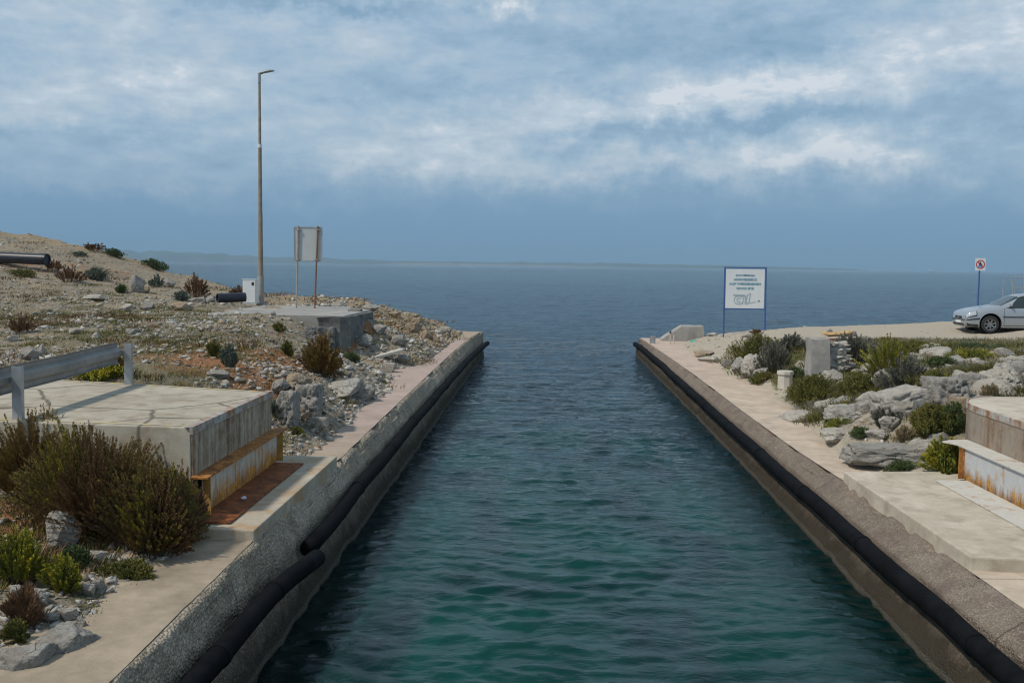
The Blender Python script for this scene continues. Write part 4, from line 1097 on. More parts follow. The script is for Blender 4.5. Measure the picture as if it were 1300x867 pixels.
pipe('fender_pipe', [(4.02, 44.85, .50), (4.06, 43.4, .50), (4.06, 36, .52), (4.03, 28, .51), (4.01, 21, .50), (4.00, 15, .50), (4.0, 10.6, .50), (3.99, 3, .50)], .108,
     'black rubber pipe running along the brown stained wall on the car side', M_PIPE, (9.2, 12.3, 15.4, 18.5, 21.6, 24.7, 27.8, 30.9, 34, 37.1, 40.2, 43.2))

# ------------------------------------------------------------------ pad, lamp post, cabinet, sign back
mb = MB(); mb.prism([(-9.5, 27.5), (-5.55, 27.45), (-5.5, 31.2), (-6.6, 33.4), (-9.5, 33.2)], 1.95, 2.49)
tag(mb.build('concrete_pad', M_GREYC, None, (-7.5, 30, 2.3), bevel=.02), 'flat grey concrete pad on the slope under the back of the road sign', 'pad')
mb = MB(); mb.prism([(-6.25, 27.2), (-5.62, 27.15), (-5.42, 27.5), (-5.36, 30.8), (-6.2, 30.8)], .9, 2.46)
def rough_up(o, amp, sc, seed, cuts=3):
    bm = bmesh.new(); bm.from_mesh(o.data); bmesh.ops.subdivide_edges(bm, edges=bm.edges, cuts=cuts, use_grid_fill=True)
    bmesh.ops.triangulate(bm, faces=bm.faces)
    for v in bm.verts:
        c = v.co
        v.co += Vector((float(vnoise(c.x * sc, c.y * sc, c.z * sc, seed)), float(vnoise(c.x * sc, c.y * sc, c.z * sc, seed + 1)), float(vnoise(c.x * sc, c.y * sc, c.z * sc, seed + 2)) * .6)) * amp
    bm.to_mesh(o.data); bm.free(); return o
o = mb.build('retaining_wall', M_DARKC, None, (-5.8, 28.5, 1.2)); rough_up(o, .05, 3.0, 4, 9)
tag(o, 'dark weathered concrete wall stub holding up the edge of the pad', 'wall')
# lamp
lx, ly = -10.02, 34.9; lz = gnd(lx, ly) - .02
rt = root('street_lamp', (lx, ly, lz), 'tall thin weathered lamp post with one small lamp head, standing on the bare headland', 'street lamp')
mb = MB(); mb.box(lx - .22, lx + .22, ly - .2, ly + .2, lz - .2, lz + .10); mb.build('footing', M_GREYC, rt, bevel=.02)
mb = MB(); mb.tube([(lx, ly, lz + .05), (lx, ly, lz + 1.05)], [.118, .110], 16); mb.build('sleeve', M_POLEC, rt, smooth=False)
mb = MB(); mb.tube([(lx, ly, lz + 1.0), (lx, ly, lz + 3.2), (lx, ly, lz + 3.24), (lx, ly, lz + 5.55)], [.088, .078, .07, .062], 14); mb.tube([(lx, ly, lz + 5.55), (lx, ly, lz + 7.75)], [.05, .042], 14); mb.build('pole', M_POLE, rt)
mb = MB(); mb.tube([(lx, ly, lz + 5.48), (lx, ly, lz + 5.6)], .075, 14); mb.build('pole_band', M_WHITE, rt)
mb = MB(); mb.tube([(lx, ly, lz + 7.7), (lx, ly, lz + 8.02)], .05, 12); mb.tube([(lx - .05, ly, lz + 8.0), (lx + .12, ly, lz + 8.03)], .035, 10); mb.build('bracket', M_LAMP, rt)
mb = MB()
st = [(.0, .045, 8.02, .035), (.08, .08, 8.03, .06), (.22, .11, 8.06, .075), (.36, .11, 8.085, .065), (.46, .09, 8.10, .04), (.52, .04, 8.105, .02)]
V = []; F = []; k = 10
for i, (dx_, wy_, zz, hh) in enumerate(st):
    for j in range(k):
        a = 2 * math.pi * j / k; V.append((lx + dx_, ly + wy_ * math.cos(a), lz + zz + (hh * math.sin(a) if math.sin(a) > 0 else hh * .25 * math.sin(a))))
for i in range(len(st) - 1):
    for j in range(k): F.append((i * k + j, i * k + (j + 1) % k, (i + 1) * k + (j + 1) % k, (i + 1) * k + j))
F += [tuple(range(k)), tuple(range((len(st) - 1) * k, len(st) * k))]
mb.add(V, F); mb.build('lamp_head', M_LAMP, rt, smooth=True)
# cabinet
p = A(318, 384, 34.4); cx_, cy_ = p[0], p[1]; cz_ = gnd(cx_, cy_)
rt = root('electrical_cabinet', (cx_, cy_, cz_), 'white metal electrical cabinet beside the foot of the lamp post', 'cabinet')
mb = MB(); mb.box(cx_ - .23, cx_ + .23, cy_ - .14, cy_ + .14, cz_ - .1, cz_ + .85); mb.build('housing', M_WHITE, rt, bevel=.01)
mb = MB(); mb.box(cx_ - .21, cx_ + .21, cy_ - .155, cy_ - .143, cz_ + .06, cz_ + .82); mb.build('door', M_WHITE, rt, bevel=.004)
mb = MB(); mb.box(cx_ + .09, cx_ + .17, cy_ - .162, cy_ - .156, cz_ + .66, cz_ + .77); mb.build('meter_window', M_BLACK, rt)
mb = MB(); mb.box(cx_ - .25, cx_ + .25, cy_ - .16, cy_ + .16, cz_ + .851, cz_ + .875); mb.build('roof', M_WHITE, rt, bevel=.004)
# road sign seen from behind
sy = 31.9
pl, pr_ = A(376.5, 388, sy), A(399.5, 391, sy); tl, br = A(374.5, 288, sy), A(408, 333, sy)
xL, xR = pl[0] - .03, br[0]
rt = root('road_sign', (pl[0] + .3, sy, 2.5), 'blank grey back of a road sign panel on two rusty posts', 'sign')
zt_, zb_ = tl[2], A(390, 332, sy)[2]
x0_, x1_ = A(373.5, 310, sy)[0], A(409, 310, sy)[0]
mb = MB(); mb.box(x0_, x1_, sy, sy + .02, zb_, zt_); mb.build('panel', M_SIGNBACK, rt, bevel=.004)
mb = MB()
mb.box(x0_ - .012, x0_ + .02, sy - .015, sy - .002, zb_, zt_); mb.box(x1_ - .02, x1_ + .012, sy - .015, sy - .002, zb_, zt_)
mb.box(x0_ + .022, x1_ - .022, sy - .015, sy - .002, zt_ - .03, zt_); mb.box(x0_ + .022, x1_ - .022, sy - .015, sy - .002, zb_, zb_ + .03); mb.build('frame', M_GALV, rt)
for q, (pp, mm) in enumerate(((pl, M_GREYP), (pr_, M_RUSTP))):
    gz = min(gnd(pp[0], sy), 2.45)
    top = A(379 if q == 0 else 404, 290, sy)
    mb = MB(); mb.tube([(pp[0], sy - .045, gz - .1), (top[0], sy - .045, zt_ + .03)], .028, 10); mb.build('post', mm, rt)
    for zz in (zt_ - .09, zb_ + .05):
        mb = MB(); xx = pp[0] + (top[0] - pp[0]) * ((zz - gz) / (zt_ - gz)); mb.box(xx - .06, xx + .06, sy - .085, sy - .016, zz - .02, zz + .02); mb.build('clamp', M_DARKC if 0 else M_GREYP, rt)

# ------------------------------------------------------------------ loose pipes on the hill
def open_pipe(name, a, b_, rad, label, wall=.03):
    rt = root(name, tuple(a), label, 'pipe')
    a = np.array(a, float); b_ = np.array(b_, float); d = (b_ - a) / np.linalg.norm(b_ - a)
    u = np.cross(d, [0, 0, 1.0]); u /= np.linalg.norm(u); w = np.cross(u, d); k = 28; V = []
    for p, rr in ((a, rad), (b_, rad), (b_, rad - wall), (a, rad - wall)):
        for j in range(k): t = 2 * math.pi * j / k; V.append(p + rr * (u * math.cos(t) + w * math.sin(t)))
    F = [(i * k + j, i * k + (j + 1) % k, ((i + 1) % 4) * k + (j + 1) % k, ((i + 1) % 4) * k + j) for i in range(4) for j in range(k)]
    mb = MB(); mb.add(V, F); mb.build('tube', M_PIPEB, rt, smooth=False)
    mb = MB(); e = b_ - d * .12
    for q in (-.12, -.06): mb.tube([b_ + d * (q - .015), b_ + d * (q + .015)], rad * 1.03, 28)
    mb.build('rim', M_PIPEB, rt)
    return rt
e = np.array(A(60, 329.5, 38.6)); e[2] = max(e[2], gnd(e[0], e[1]) + .16)
open_pipe('drain_pipe', e + np.array([-9, 1.6, .25]), e, .22, 'long black plastic pipe lying on the stony hillside at the far end of the slope')
e = np.array(A(276, 383, 32.5)); e[2] = max(e[2], gnd(e[0], e[1]) + .14)
open_pipe('drain_pipe', e + np.array([.75, .55, 0.03]), e, .155, 'short stub of black pipe lying open end forward beside the white cabinet')
e = np.array(A(30, 301.5, 50.5)); e[2] = gnd(e[0], e[1]) + .12
open_pipe('drain_pipe', e + np.array([-8, 0.5, .35]), e, .10, 'thin black pipe lying along the hill crest against the sky')

# ------------------------------------------------------------------ welcome sign
def text_mesh(s, size_w, loc, mat, name, parent, shear=0.0, off=0.0, xal='CENTER'):
    cu = bpy.data.curves.new(name, 'FONT'); cu.body = s; cu.align_x = xal; cu.align_y = 'CENTER'; cu.shear = shear; cu.offset = off; cu.extrude = .004; cu.resolution_u = 3
    t = bpy.data.objects.new(name, cu); COL.objects.link(t)
    bpy.context.view_layer.update()
    me = bpy.data.meshes.new_from_object(t.evaluated_get(bpy.context.evaluated_depsgraph_get()))
    bpy.data.objects.remove(t); bpy.data.curves.remove(cu)
    co = np.zeros(len(me.vertices) * 3); me.vertices.foreach_get('co', co); co = co.reshape(-1, 3)
    w = co[:, 0].max() - co[:, 0].min(); k = size_w[0] / w; kh = size_w[1] / (co[:, 1].max() - co[:, 1].min())
    off_ = np.array(parent.location)
    V = np.stack([co[:, 0] * k + loc[0] - off_[0], loc[1] - off_[1] - co[:, 2], co[:, 1] * kh + loc[2] - off_[2]], 1)
    me.vertices.foreach_set('co', V.ravel()); me.update()
    me.name = name
    return link(name, me, mat, parent)
sy = 41.0
bl_, br_ = A(918.5, 428, sy), A(971, 424, sy); tl, tr = A(922, 341.8, sy), A(971, 342, sy); b0 = A(946, 391.5, sy)
x0, x1, z1, z0 = tl[0], tr[0], tl[2], b0[2]
rt = root('welcome_sign', ((x0 + x1) / 2, sy, gnd(8, sy)), 'white farewell sign with teal lettering in a blue frame on two blue posts', 'sign')
mb = MB(); mb.box(x0, x1, sy - .012, sy + .012, z0, z1); mb.build('panel', M_WHITE, rt, bevel=.004)
for xb, xt in ((bl_[0], x0 - .05), (br_[0], x1 + .05)):
    mb = MB(); mb.tube([(xb, sy + .01, gnd(xb, sy) - .1), (xt, sy + .01, z1 + .09)], .032, 10); mb.build('post', M_BLUE, rt)
for zz in (z1 + .065, z0 - .03):
    mb = MB(); mb.box(x0 - .03, x1 + .03, sy - .014, sy + .014, zz - .022, zz + .022); mb.build('crossbar', M_BLUE, rt)
cx0 = (x0 + x1) / 2; H_ = z1 - z0; W_ = x1 - x0
yf = sy - .0165
for s_, fy_, w_, h_ in (('DOVIĐENJA', .155, .50, .062), ('ARRIVEDERCI', .265, .60, .058), ('AUF WIEDERSEHEN', .375, .82, .058), ('GOOD BYE', .49, .45, .058)):
    text_mesh(s_, (w_ * W_, h_ * H_), (cx0, yf, z1 - fy_ * H_), M_INK, 'lettering', rt, off=.02)
text_mesh('Autocamp', (.30 * W_, .075 * H_), (x0 + .34 * W_, yf, z1 - .66 * H_), M_INKG, 'lettering', rt, shear=.3)
mb = MB()
def arc(cx_, cz_, rx_, rz_, a0, a1, r=.010, n=20):
    mb.tube([(x0 + (cx_ + rx_ * math.cos(a0 + (a1 - a0) * i / n)) * W_, yf - .002, z1 - (cz_ - rz_ * math.sin(a0 + (a1 - a0) * i / n)) * H_) for i in range(n + 1)], r, 6)
def ln(*p, r=.010): mb.tube([(x0 + a * W_, yf - .002, z1 - b_ * H_) for a, b_ in p], r, 6)
arc(.34, .785, .12, .105, .6, 6.1); arc(.345, .785, .05, .05, .7, 5.6, .012)
ln((.47, .90), (.44, .86), (.49, .66), (.53, .66), (.50, .88)); ln((.53, .88), (.56, .66), (.64, .61), (.61, .83), (.56, .89), (.53, .88))
ln((.60, .84), (.66, .86), (.72, .84), (.79, .82), r=.006)
mb.build('emblem', M_INKG, rt)
text_mesh('Kolan', (.13 * W_, .045 * H_), (x0 + .65 * W_, yf, z1 - .785 * H_), M_INK, 'lettering', rt, shear=.2) if 0 else None
mb = MB(); arc(.865, .80, .022, .014, 0, 6.283, .014, 12); mb.build('dot_mark', M_GREYC, rt)

# ------------------------------------------------------------------ no swimming sign
sy = 40.2
b0 = A(1241.5, 392, sy); t0 = A(1244, 343, sy); c0 = A(1244.6, 335.8, sy)
rt = root('prohibition_sign', (b0[0], sy, gnd(b0[0], sy)), 'small square no-swimming sign on a thin blue pole behind the silver car', 'sign')
mb = MB(); mb.tube([(b0[0], sy + .03, gnd(b0[0], sy) - .05), (t0[0], sy + .03, c0[2] + .2)], .028, 10); mb.build('pole', M_BLUE, rt)
mb = MB(); mb.box(c0[0] - .20, c0[0] + .20, sy - .008, sy + .002, c0[2] - .245, c0[2] + .245); mb.build('panel', M_WHITE, rt)
def disc_ring(r0, r1, y_, cz=0, k=40):
    V = []; F = []
    for j in range(k):
        a = 2 * math.pi * j / k
        V += [(c0[0] + r * math.cos(a), yy, c0[2] + cz + r * math.sin(a)) for r, yy in ((r0, y_), (r1, y_), (r1, y_ + .004), (r0, y_ + .004))]
    for j in range(k):
        for q in range(4): F.append((j * 4 + q, j * 4 + (q + 1) % 4, ((j + 1) % k) * 4 + (q + 1) % 4, ((j + 1) % k) * 4 + q))
    m_ = MB(); m_.add(V, F); return m_
M_RED = simple('sign_red', (.55, .06, .07), .5, 0, .02, 3, 0); M_SKY = simple('sign_blue', (.06, .38, .72), .5, 0, .02, 3, 0)
disc_ring(.135, .175, yf - yf + sy - .013).build('red_ring', M_RED, rt)
mb = MB(); mb.tube([(c0[0] - .055, sy - .012, c0[2] - .02), (c0[0] - .01, sy - .012, c0[2] + .05)], .022, 8); mb.tube([(c0[0] - .02, sy - .012, c0[2] + .07), (c0[0] + .005, sy - .012, c0[2] + .075)], .03, 10); mb.tube([(c0[0] - .01, sy - .012, c0[2] + .03), (c0[0] + .06, sy - .012, c0[2] - .01)], .016, 8); mb.build('swimmer_symbol', M_BLACK, rt)
mb = MB(); mb.box(c0[0] - .085, c0[0] + .075, sy - .012, sy - .0085, c0[2] - .115, c0[2] - .045); mb.build('water_symbol', M_SKY, rt)
mb = MB(); d_ = .098; w_ = .016
mb.add([(c0[0] - d_ - w_, sy - .0155, c0[2] + d_ - w_), (c0[0] - d_ + w_, sy - .0155, c0[2] + d_ + w_), (c0[0] + d_ + w_, sy - .0155, c0[2] - d_ + w_), (c0[0] + d_ - w_, sy - .0155, c0[2] - d_ - w_)], [(0, 1, 2, 3)])
mb.build('slash', M_RED, rt)

# ------------------------------------------------------------------ small things on the quay end
p = A(828.5, 430, 41.5)
rt = root('metal_can', (p[0], p[1], .785), 'grey metal drum standing at the far corner of the quay on the car side', 'drum')
mb = MB(); mb.tube([(p[0], p[1], .78), (p[0], p[1], .80), (p[0], p[1], .95), (p[0], p[1], .96), (p[0], p[1], 1.09), (p[0], p[1], 1.10)], [.125, .12, .12, .127, .12, .128], 20); mb.build('drum_body', M_GALV, rt)
mb = MB(); mb.tube([(p[0], p[1], 1.10), (p[0], p[1], 1.105)], [.11, .11], 20); mb.build('lid', M_GALVD, rt)
mb = MB(); yb_ = 43.0
L_, M__, R_2 = A(840, 420, yb_), A(866, 413.5, yb_), A(894, 413.5, yb_)
zt2 = M__[2]
v = [(L_[0], yb_, .75), (R_2[0], yb_, .75), (R_2[0], yb_, zt2), (M__[0], yb_, zt2 - .03), (L_[0], yb_, .86)]
v = v + [(a, b_ + .9, c) for a, b_, c in v]
mb.add(v, [(0, 1, 2, 3, 4), (9, 8, 7, 6, 5), (0, 5, 6, 1), (1, 6, 7, 2), (2, 7, 8, 3), (3, 8, 9, 4), (4, 9, 5, 0)])
o = mb.build('breakwater_block', M_GREYC, None, (M__[0], yb_, .8), bevel=.03); rough_up(o, .03, 3, 8, 4)
tag(o, 'long low wedge of grey concrete at the seaward tip of the quay', 'concrete block')
for px_, py_, hh, lab in ((851, 429, .46, 'thin pale stake with a dark top, left one of the pair by the low block'), (855.5, 430, .40, 'thin pale stake without a cap, right one of the pair by the low block')):
    p = A(px_, py_, 41.2); z_ = gnd(p[0], p[1]) if p[0] > 5.9 else .78
    rt = root('stake', (p[0], p[1], z_), lab, 'stake')
    mb = MB(); mb.tube([(p[0], p[1], z_ - .02), (p[0], p[1], z_ + hh)], .025, 8); mb.build('shaft', M_PALEC, rt)
    if hh > .43: mb = MB(); mb.tube([(p[0], p[1], z_ + hh), (p[0], p[1], z_ + hh + .09)], .04, 8); mb.build('cap', M_BLACK, rt)
p = A(882, 430, 41.4); P, F = rock_shape(3, 31, 12, .15)
o = link('net_bundle', fast_mesh('net_bundle', P * np.array([.19, .13, .10]) + np.array([0, 0, .06]), F, smooth=True), simple('turquoise_net', (.02, .40, .33), .7, 0, .3, 30, .5), None, (p[0], p[1], .80))
tag(o, 'small turquoise bundle of net lying on the sandy quay', 'net')
# bollard
p = G(998, 499.5, .8); bx, by = p[0], p[1] + .15; bz = gnd(bx, by) - .02
rt = root('bollard', (bx, by, bz), 'squat pale octagonal concrete bollard with a wider cap beside the path', 'bollard')
def octp(r, z0, z1, r1=None):
    m_ = MB(); r1 = r1 or r; V = []
    for z, rr in ((z0, r), (z1, r1)):
        for j in range(8): a = 2 * math.pi * (j + .5) / 8; V.append((bx + rr * math.cos(a), by + rr * math.sin(a), z))
    m_.add(V, [(j, (j + 1) % 8, 8 + (j + 1) % 8, 8 + j) for j in range(8)] + [tuple(range(7, -1, -1)), tuple(range(8, 16))]); return m_
octp(.19, bz, bz + .36, .18).build('shaft', M_PALEC, rt, bevel=.012); octp(.215, bz + .362, bz + .455, .205).build('cap', M_PALEC, rt, bevel=.015)

# ruined masonry pier on the bank
p = A(1030, 484, 24.3); x0 = p[0]; y0 = 24.3; zt3 = A(1040, 431, 24.3)[2]; zg = gnd(x0 + .2, y0) - .25
rt = root('masonry_pier', (x0 + .4, y0 + .2, zg), 'square grey concrete-faced pier with broken stone side, between the dark shrubs on the bank', 'pier')
mb = MB(); mb.prism([(x0, y0 + .05), (x0 + .42, y0 - .05), (x0 + .46, y0 + .7), (x0 + .04, y0 + .8)], zg, zt3); rough_up(mb.build('facing', M_GREYC, rt), .03, 4.0, 21, 7)
r = np.random.default_rng(8); mb = MB()
mb.prism([(x0 + .43, y0 + .10), (x0 + .86, y0 + .16), (x0 + .88, y0 + .74), (x0 + .47, y0 + .70)], zg, zt3 - .14)
for i in range(75):
    Vs, Fs = TEM[int(r.integers(20))]; u_ = r.random(); f_ = r.random()
    c_ = np.array([x0 + .48 + .46 * u_, y0 + .10 + .06 * u_, zg + (zt3 - zg - .1) * f_]) if i % 3 else np.array([x0 + .90, y0 + .12 + .6 * u_, zg + (zt3 - zg - .1) * f_])
    if i > 62: c_ = np.array([x0 + .5 + .38 * u_, y0 + .15 + .5 * f_, zt3 - .12])
    mb.add(Vs * np.array([.12, .08, .075]) * r.uniform(.7, 1.25) + c_, [tuple(q) for q in Fs])
mb.build('rubble_core', SM[0], rt)

# flat steel and litter at the edge of the gravel
def flat_box(name, px0, px1, py, Y, th, mat, label, cat, dy=.35, lift=0.0):
    a = A(px0, py, Y); b_ = A(px1, py, Y); z = gnd((a[0] + b_[0]) / 2, Y) + .01 + lift
    m_ = MB(); m_.prism([(a[0], Y), (b_[0], Y + .08), (b_[0], Y + dy), (a[0] + .03, Y + dy - .05)], z, z + th)
    return tag(m_.build(name, mat, None, ((a[0] + b_[0]) / 2, Y, z), bevel=.006), label, cat)
flat_box('steel_plate', 1046, 1075, 431, 30.6, .07, M_RUSTD, 'flat dark rusty steel plate behind the stone pier', 'steel plate', .5, .06)
flat_box('steel_plate', 1118, 1148, 429, 33.8, .06, M_RUSTD, 'long thin rusty steel bar lying on the gravel beyond the grey shrub', 'steel plate', .25)
p = hit(1066, 427); P, F = rock_shape(3, 57, 10, .2)
V = np.concatenate([P * np.array([.33, .16, .10]), P * np.array([.2, .14, .13]) + np.array([.25, 0, .03]), P[:, [1, 0, 2]] * np.array([.3, .13, .09]) + np.array([-.3, .05, 0])])
F = np.concatenate([F, F + len(P), F + 2 * len(P)])
o = link('tarpaulin', fast_mesh('tarpaulin', V, F, smooth=True), simple('tan_canvas', (.52, .36, .18), .85, 0, .2, 8, .4), None, (p[0], p[1], gnd(p[0], p[1]) + .08))
tag(o, 'crumpled tan canvas lying on the gravel edge by the water', 'tarpaulin')
for px_, s_, lab, sd_ in ((1053, .24, 'dark upright stone at the left end of the crumpled tan canvas', 61), (1084, .16, 'small dark stone at the right end of the crumpled tan canvas', 63)):
    p = hit(px_, 427); boulder('rock', p, (s_ * 1.2, s_, s_ * 1.5), DARKR, lab, sd_, sub=3)
# swimming ladder rails behind the car
Y_ = 43.6
rt = root('ladder_rail', (A(1280, 380, Y_)[0], Y_, 1.6), 'thin galvanised rail frame standing at the waterside behind the silver car', 'railing')
zb_ = 1.5; zt_ = A(1285, 352, Y_)[2]
for px_ in (1273.5, 1285.5, 1288.5, 1299, 1312): 
    xx = A(px_, 365, Y_)[0]; mb = MB(); mb.tube([(xx, Y_, zb_), (xx, Y_, zt_)], .022, 8); mb.build('upright', M_GALV, rt)
for zz, a_, b2 in ((zt_, 1284, 1313), (zt_ - .45, 1288, 1313), (zt_ - .02, 1272, 1275)):
    mb = MB(); mb.tube([(A(a_, 365, Y_)[0], Y_, zz), (A(b2, 365, Y_)[0], Y_, zz)], .02, 8); mb.build('crossbar', M_GALV, rt)
# plank by the far path
p = hit(492, 457); rt_ = MB(); rt_.box(-.42, .42, -.16, .16, 0, .07, Matrix.Translation(Vector((p[0], p[1] + .15, p[2] + .13))) @ Matrix.Rotation(.35, 4, 'Z') @ Matrix.Rotation(-.25, 4, 'Y'))
tag(rt_.build('broken_slab', M_PALEC, None, tuple(p), bevel=.01), 'pale broken slab tilted on the rubble beside the pink stretch of path', 'slab')
# far sailing boat
bx, by = A(1181, 345, 3000)[0], 3000.0
rt = root('sailing_boat', (bx, by, 0), 'tiny white sailing boat far out near the horizon', 'sailing boat')
mb = MB(); mb.add([(bx - 5, by, 1.2), (bx + 5, by, 1.2), (bx + 4, by - 1.5, 1.2), (bx - 3, by - 1.5, 1.2), (bx + 4, by + 1.5, 1.2), (bx - 3, by + 1.5, 1.2), (bx - 3.8, by, -.3), (bx + 3.8, by, -.3)],
   [(0, 3, 2, 1), (0, 1, 4, 5), (0, 6, 3), (3, 6, 7, 2), (2, 7, 1), (0, 5, 6), (5, 4, 7, 6), (4, 1, 7)]); mb.build('hull', M_WHITE, rt)
mb = MB(); mb.tube([(bx, by, 1), (bx, by, 13)], .12, 6); mb.build('mast', M_WHITE, rt)
mb = MB(); mb.add([(bx - .1, by, 12.5), (bx - .1, by, 2), (bx - 4.5, by, 2), (bx - .1, by + .06, 12.5), (bx - .1, by + .06, 2), (bx - 4.5, by + .06, 2)], [(0, 1, 2), (5, 4, 3), (0, 3, 4, 1), (1, 4, 5, 2), (2, 5, 3, 0)]); mb.build('sail', M_WHITE, rt)
# distant coast: long low hills
def coast(pxs, tops, dist, depth, mat, seed):
    n = 260; V = []; F = []; rows = 7
    xs_ = np.linspace(pxs[0], pxs[-1], n); hs = np.interp(xs_, pxs, tops)
    for i, (xp, h) in enumerate(zip(xs_, hs)):
        d = ray(xp, 338); d = d / math.hypot(d[0], d[1])
        h = max(0, h) / FPX * dist * (1 + .12 * float(fbm(np.array([xp * .05]), np.array([seed * 1.0]), oct=4, seed=seed)[0]))
        for j in range(rows):
            t = j / (rows - 1); D = dist + depth * t
            zz = h * math.sin(min(1, t * 1.6) * math.pi / 2) * (1 if t < .7 else 1 - (t - .7) / .3) * (1 + .1 * float(vnoise(xp * .08, t * 5.0, 0.0, seed)))
            V.append((d[0] * D, d[1] * D, zz if 0 < j < rows - 1 else -.5))
    for i in range(n - 1):
        for j in range(rows - 1): F.append((i * rows + j, i * rows + j + 1, (i + 1) * rows + j + 1, (i + 1) * rows + j))
    return tag(link('hills', fast_mesh('hills', np.array(V), np.array(F), smooth=True), mat), kind='structure')
M_COAST = simple('distant_scrub', (.07, .09, .07), .95, 0, .4, .004, 0); M_COASTP = simple('distant_pale_rock', (.22, .20, .17), .95, 0, .3, .01, 0)
coast([60, 120, 190, 240, 300, 350, 410, 470, 540, 600, 640], [5, 12, 13, 13, 10, 8.5, 7.5, 6, 4, 2, 0], 11600, 800, M_COAST, 5)
coast([380, 430, 520, 600, 700, 760, 860, 940, 1000, 1060, 1110], [0, 3.5, 4.5, 5, 5, 5.5, 5, 4, 3.2, 2, 0], 11000, 600, M_COAST, 9)
coast([470, 520, 560, 620, 680, 730, 800], [0, 2.4, 2.8, 2.2, 2.0, 1.4, 0], 10600, 250, M_COASTP, 12)

# haze
m = bpy.data.materials.new('haze_air'); m.use_nodes = True; nt = m.node_tree
for n_ in list(nt.nodes):
    if n_.type == 'BSDF_PRINCIPLED': nt.nodes.remove(n_)
out = [n_ for n_ in nt.nodes if n_.type == 'OUTPUT_MATERIAL'][0]
vv = N(nt, 'ShaderNodeVolumePrincipled'); vv.inputs['Density'].default_value = 1.0e-4; vv.inputs['Color'].default_value = (.50, .74, .93, 1); vv.inputs['Anisotropy'].default_value = 0.0
nt.links.new(vv.outputs[0], out.inputs['Volume'])
mb = MB(); mb.box(-13500, 13500, -300, 12900, -4, 190)
tag(mb.build('haze', m), 'thin bluish sea haze', 'haze', kind='stuff')
# ------------------------------------------------------------------ rocks one can tell apart
K = rock_px
K(76, 698, 42, 55, PALER, 'tall pointed grey rock standing against the big brown bush', 301, tilt=(0, .2), sink=.12)
K(70, 843, 80, 48, GREYR, 'broad flat-topped pale boulder at the edge of the near path', 302, depth=.42)
K(18, 862, 62, 42, GREYR, 'low grey boulder cut by the left edge beside the broad flat one', 303, depth=.4)
K(120, 716, 26, 20, PALER, 'pale blocky rock at the foot of the big brown bush, right of the tall one', 304)
K(40, 768, 36, 22, PALER, 'smooth rounded pale rock above the broad flat boulder', 305)
K(108, 757, 22, 20, PALER, 'pale rock next to a chip of red brick', 306)
K(121, 752, 20, 24, GREYR, 'grey upright rock touching the pale one by the brick chip', 307)
K(82, 790, 24, 18, PALER, 'pale angular rock between the rounded rock and the flat boulder', 308)
K(101, 806, 17, 28, GREYR, 'slim grey rock standing on the path edge', 309)
K(82, 803, 14, 13, PALER, 'small pale cobble behind the slim standing rock', 310)
K(145, 737, 16, 12, PALER, 'small pale cobble by the path, right of the brick chip', 311)
K(42, 866, 22, 20, DARKR, 'dark small rock wedged between the two near boulders', 312)
K(60, 790, 26, 12, GREYR, 'flat grey stone lying left of the angular pale rock', 313)
K(16, 756, 20, 14, PALER, 'small whitish rock at the left border by the dry twigs', 314)
# slope on the lamp side
K(170, 371, 26, 28, GREYR, 'tall grey boulder leaning on the upper slope near the hill crest', 320)
K(183, 372, 12, 13, TANR, 'tan block leaning on the tall grey boulder', 321)
K(118, 382, 30, 9, PALER, 'long flat pale rock low in the grass of the upper slope', 322)
K(131, 357, 14, 9, PALER, 'pale rock in the middle of the dark shrubs on the upper slope', 323)
K(160, 396, 16, 13, PALER, 'pale pyramid-shaped rock in the middle of the grassy slope', 324)
K(185, 394, 18, 13, GREYR, 'grey angular rock right of the pyramid-shaped one', 325)
K(229, 394, 26, 14, TANR, 'rounded tan boulder left of the short pipe stub', 326)
K(252, 384, 18, 8, PALER, 'flat pale rock in front of the brown dried bush', 327)
K(213, 365, 16, 14, GREYR, 'grey boulder left of the brown dried bush', 328)
K(266, 385, 13, 11, GREYR, 'grey block against the open end of the pipe stub', 329)
K(33, 457, 32, 19, GREYR, 'large grey boulder on the slope above the near end of the crash barrier', 330)
K(14, 434, 14, 11, PALER, 'white rock at the left border above the crash barrier', 331)
K(52, 450, 10, 16, PALER, 'upright pale rock right of the large grey boulder', 332)
K(92, 425, 16, 8, PALER, 'pale flat rock on the slope above the middle of the crash barrier', 333)
K(165, 424, 18, 8, GREYR, 'grey flat rock on the slope above the far barrier post', 334)
K(120, 430, 12, 10, PALER, 'small pale rock above the crash barrier between two flat ones', 335)
K(200, 362, 14, 9, GREYR, 'small grey rock on the bank left of the lamp post', 336)
K(275, 480, 30, 12, GREYR, 'flat grey rock at the far edge of the concrete road end', 337)
# outcrop between road end and path
K(362, 540, 26, 52, GREYR, 'tall weathered outcrop face left of the scree by the road end', 340, depth=.6, rough=.10, blocky=1)
K(388, 526, 34, 46, GREYR, 'craggy grey outcrop with vertical cracks beside the rust-brown bush', 341, depth=.8, rough=.12, blocky=1)
K(372, 500, 30, 26, TANR, 'brownish ledge on top of the craggy outcrop', 342, depth=.8, rough=.10)
K(352, 500, 22, 18, GREYR, 'grey ledge behind the tall outcrop face at the brown earth slope', 343, depth=.6, rough=.1)
K(430, 503, 44, 22, PALER, 'broad pale rock slab below the rust-brown bush', 344, depth=1.2, rough=.07)
K(457, 508, 36, 22, GREYR, 'large rounded grey boulder at the path edge below the rust-brown bush', 345, depth=.7)
K(402, 548, 28, 22, PALER, 'square pale rock sitting in the scree near the rusty beam', 346, blocky=1)
K(418, 472, 22, 24, PALER, 'pale rough boulder directly behind the rust-brown bush', 347, rough=.1)
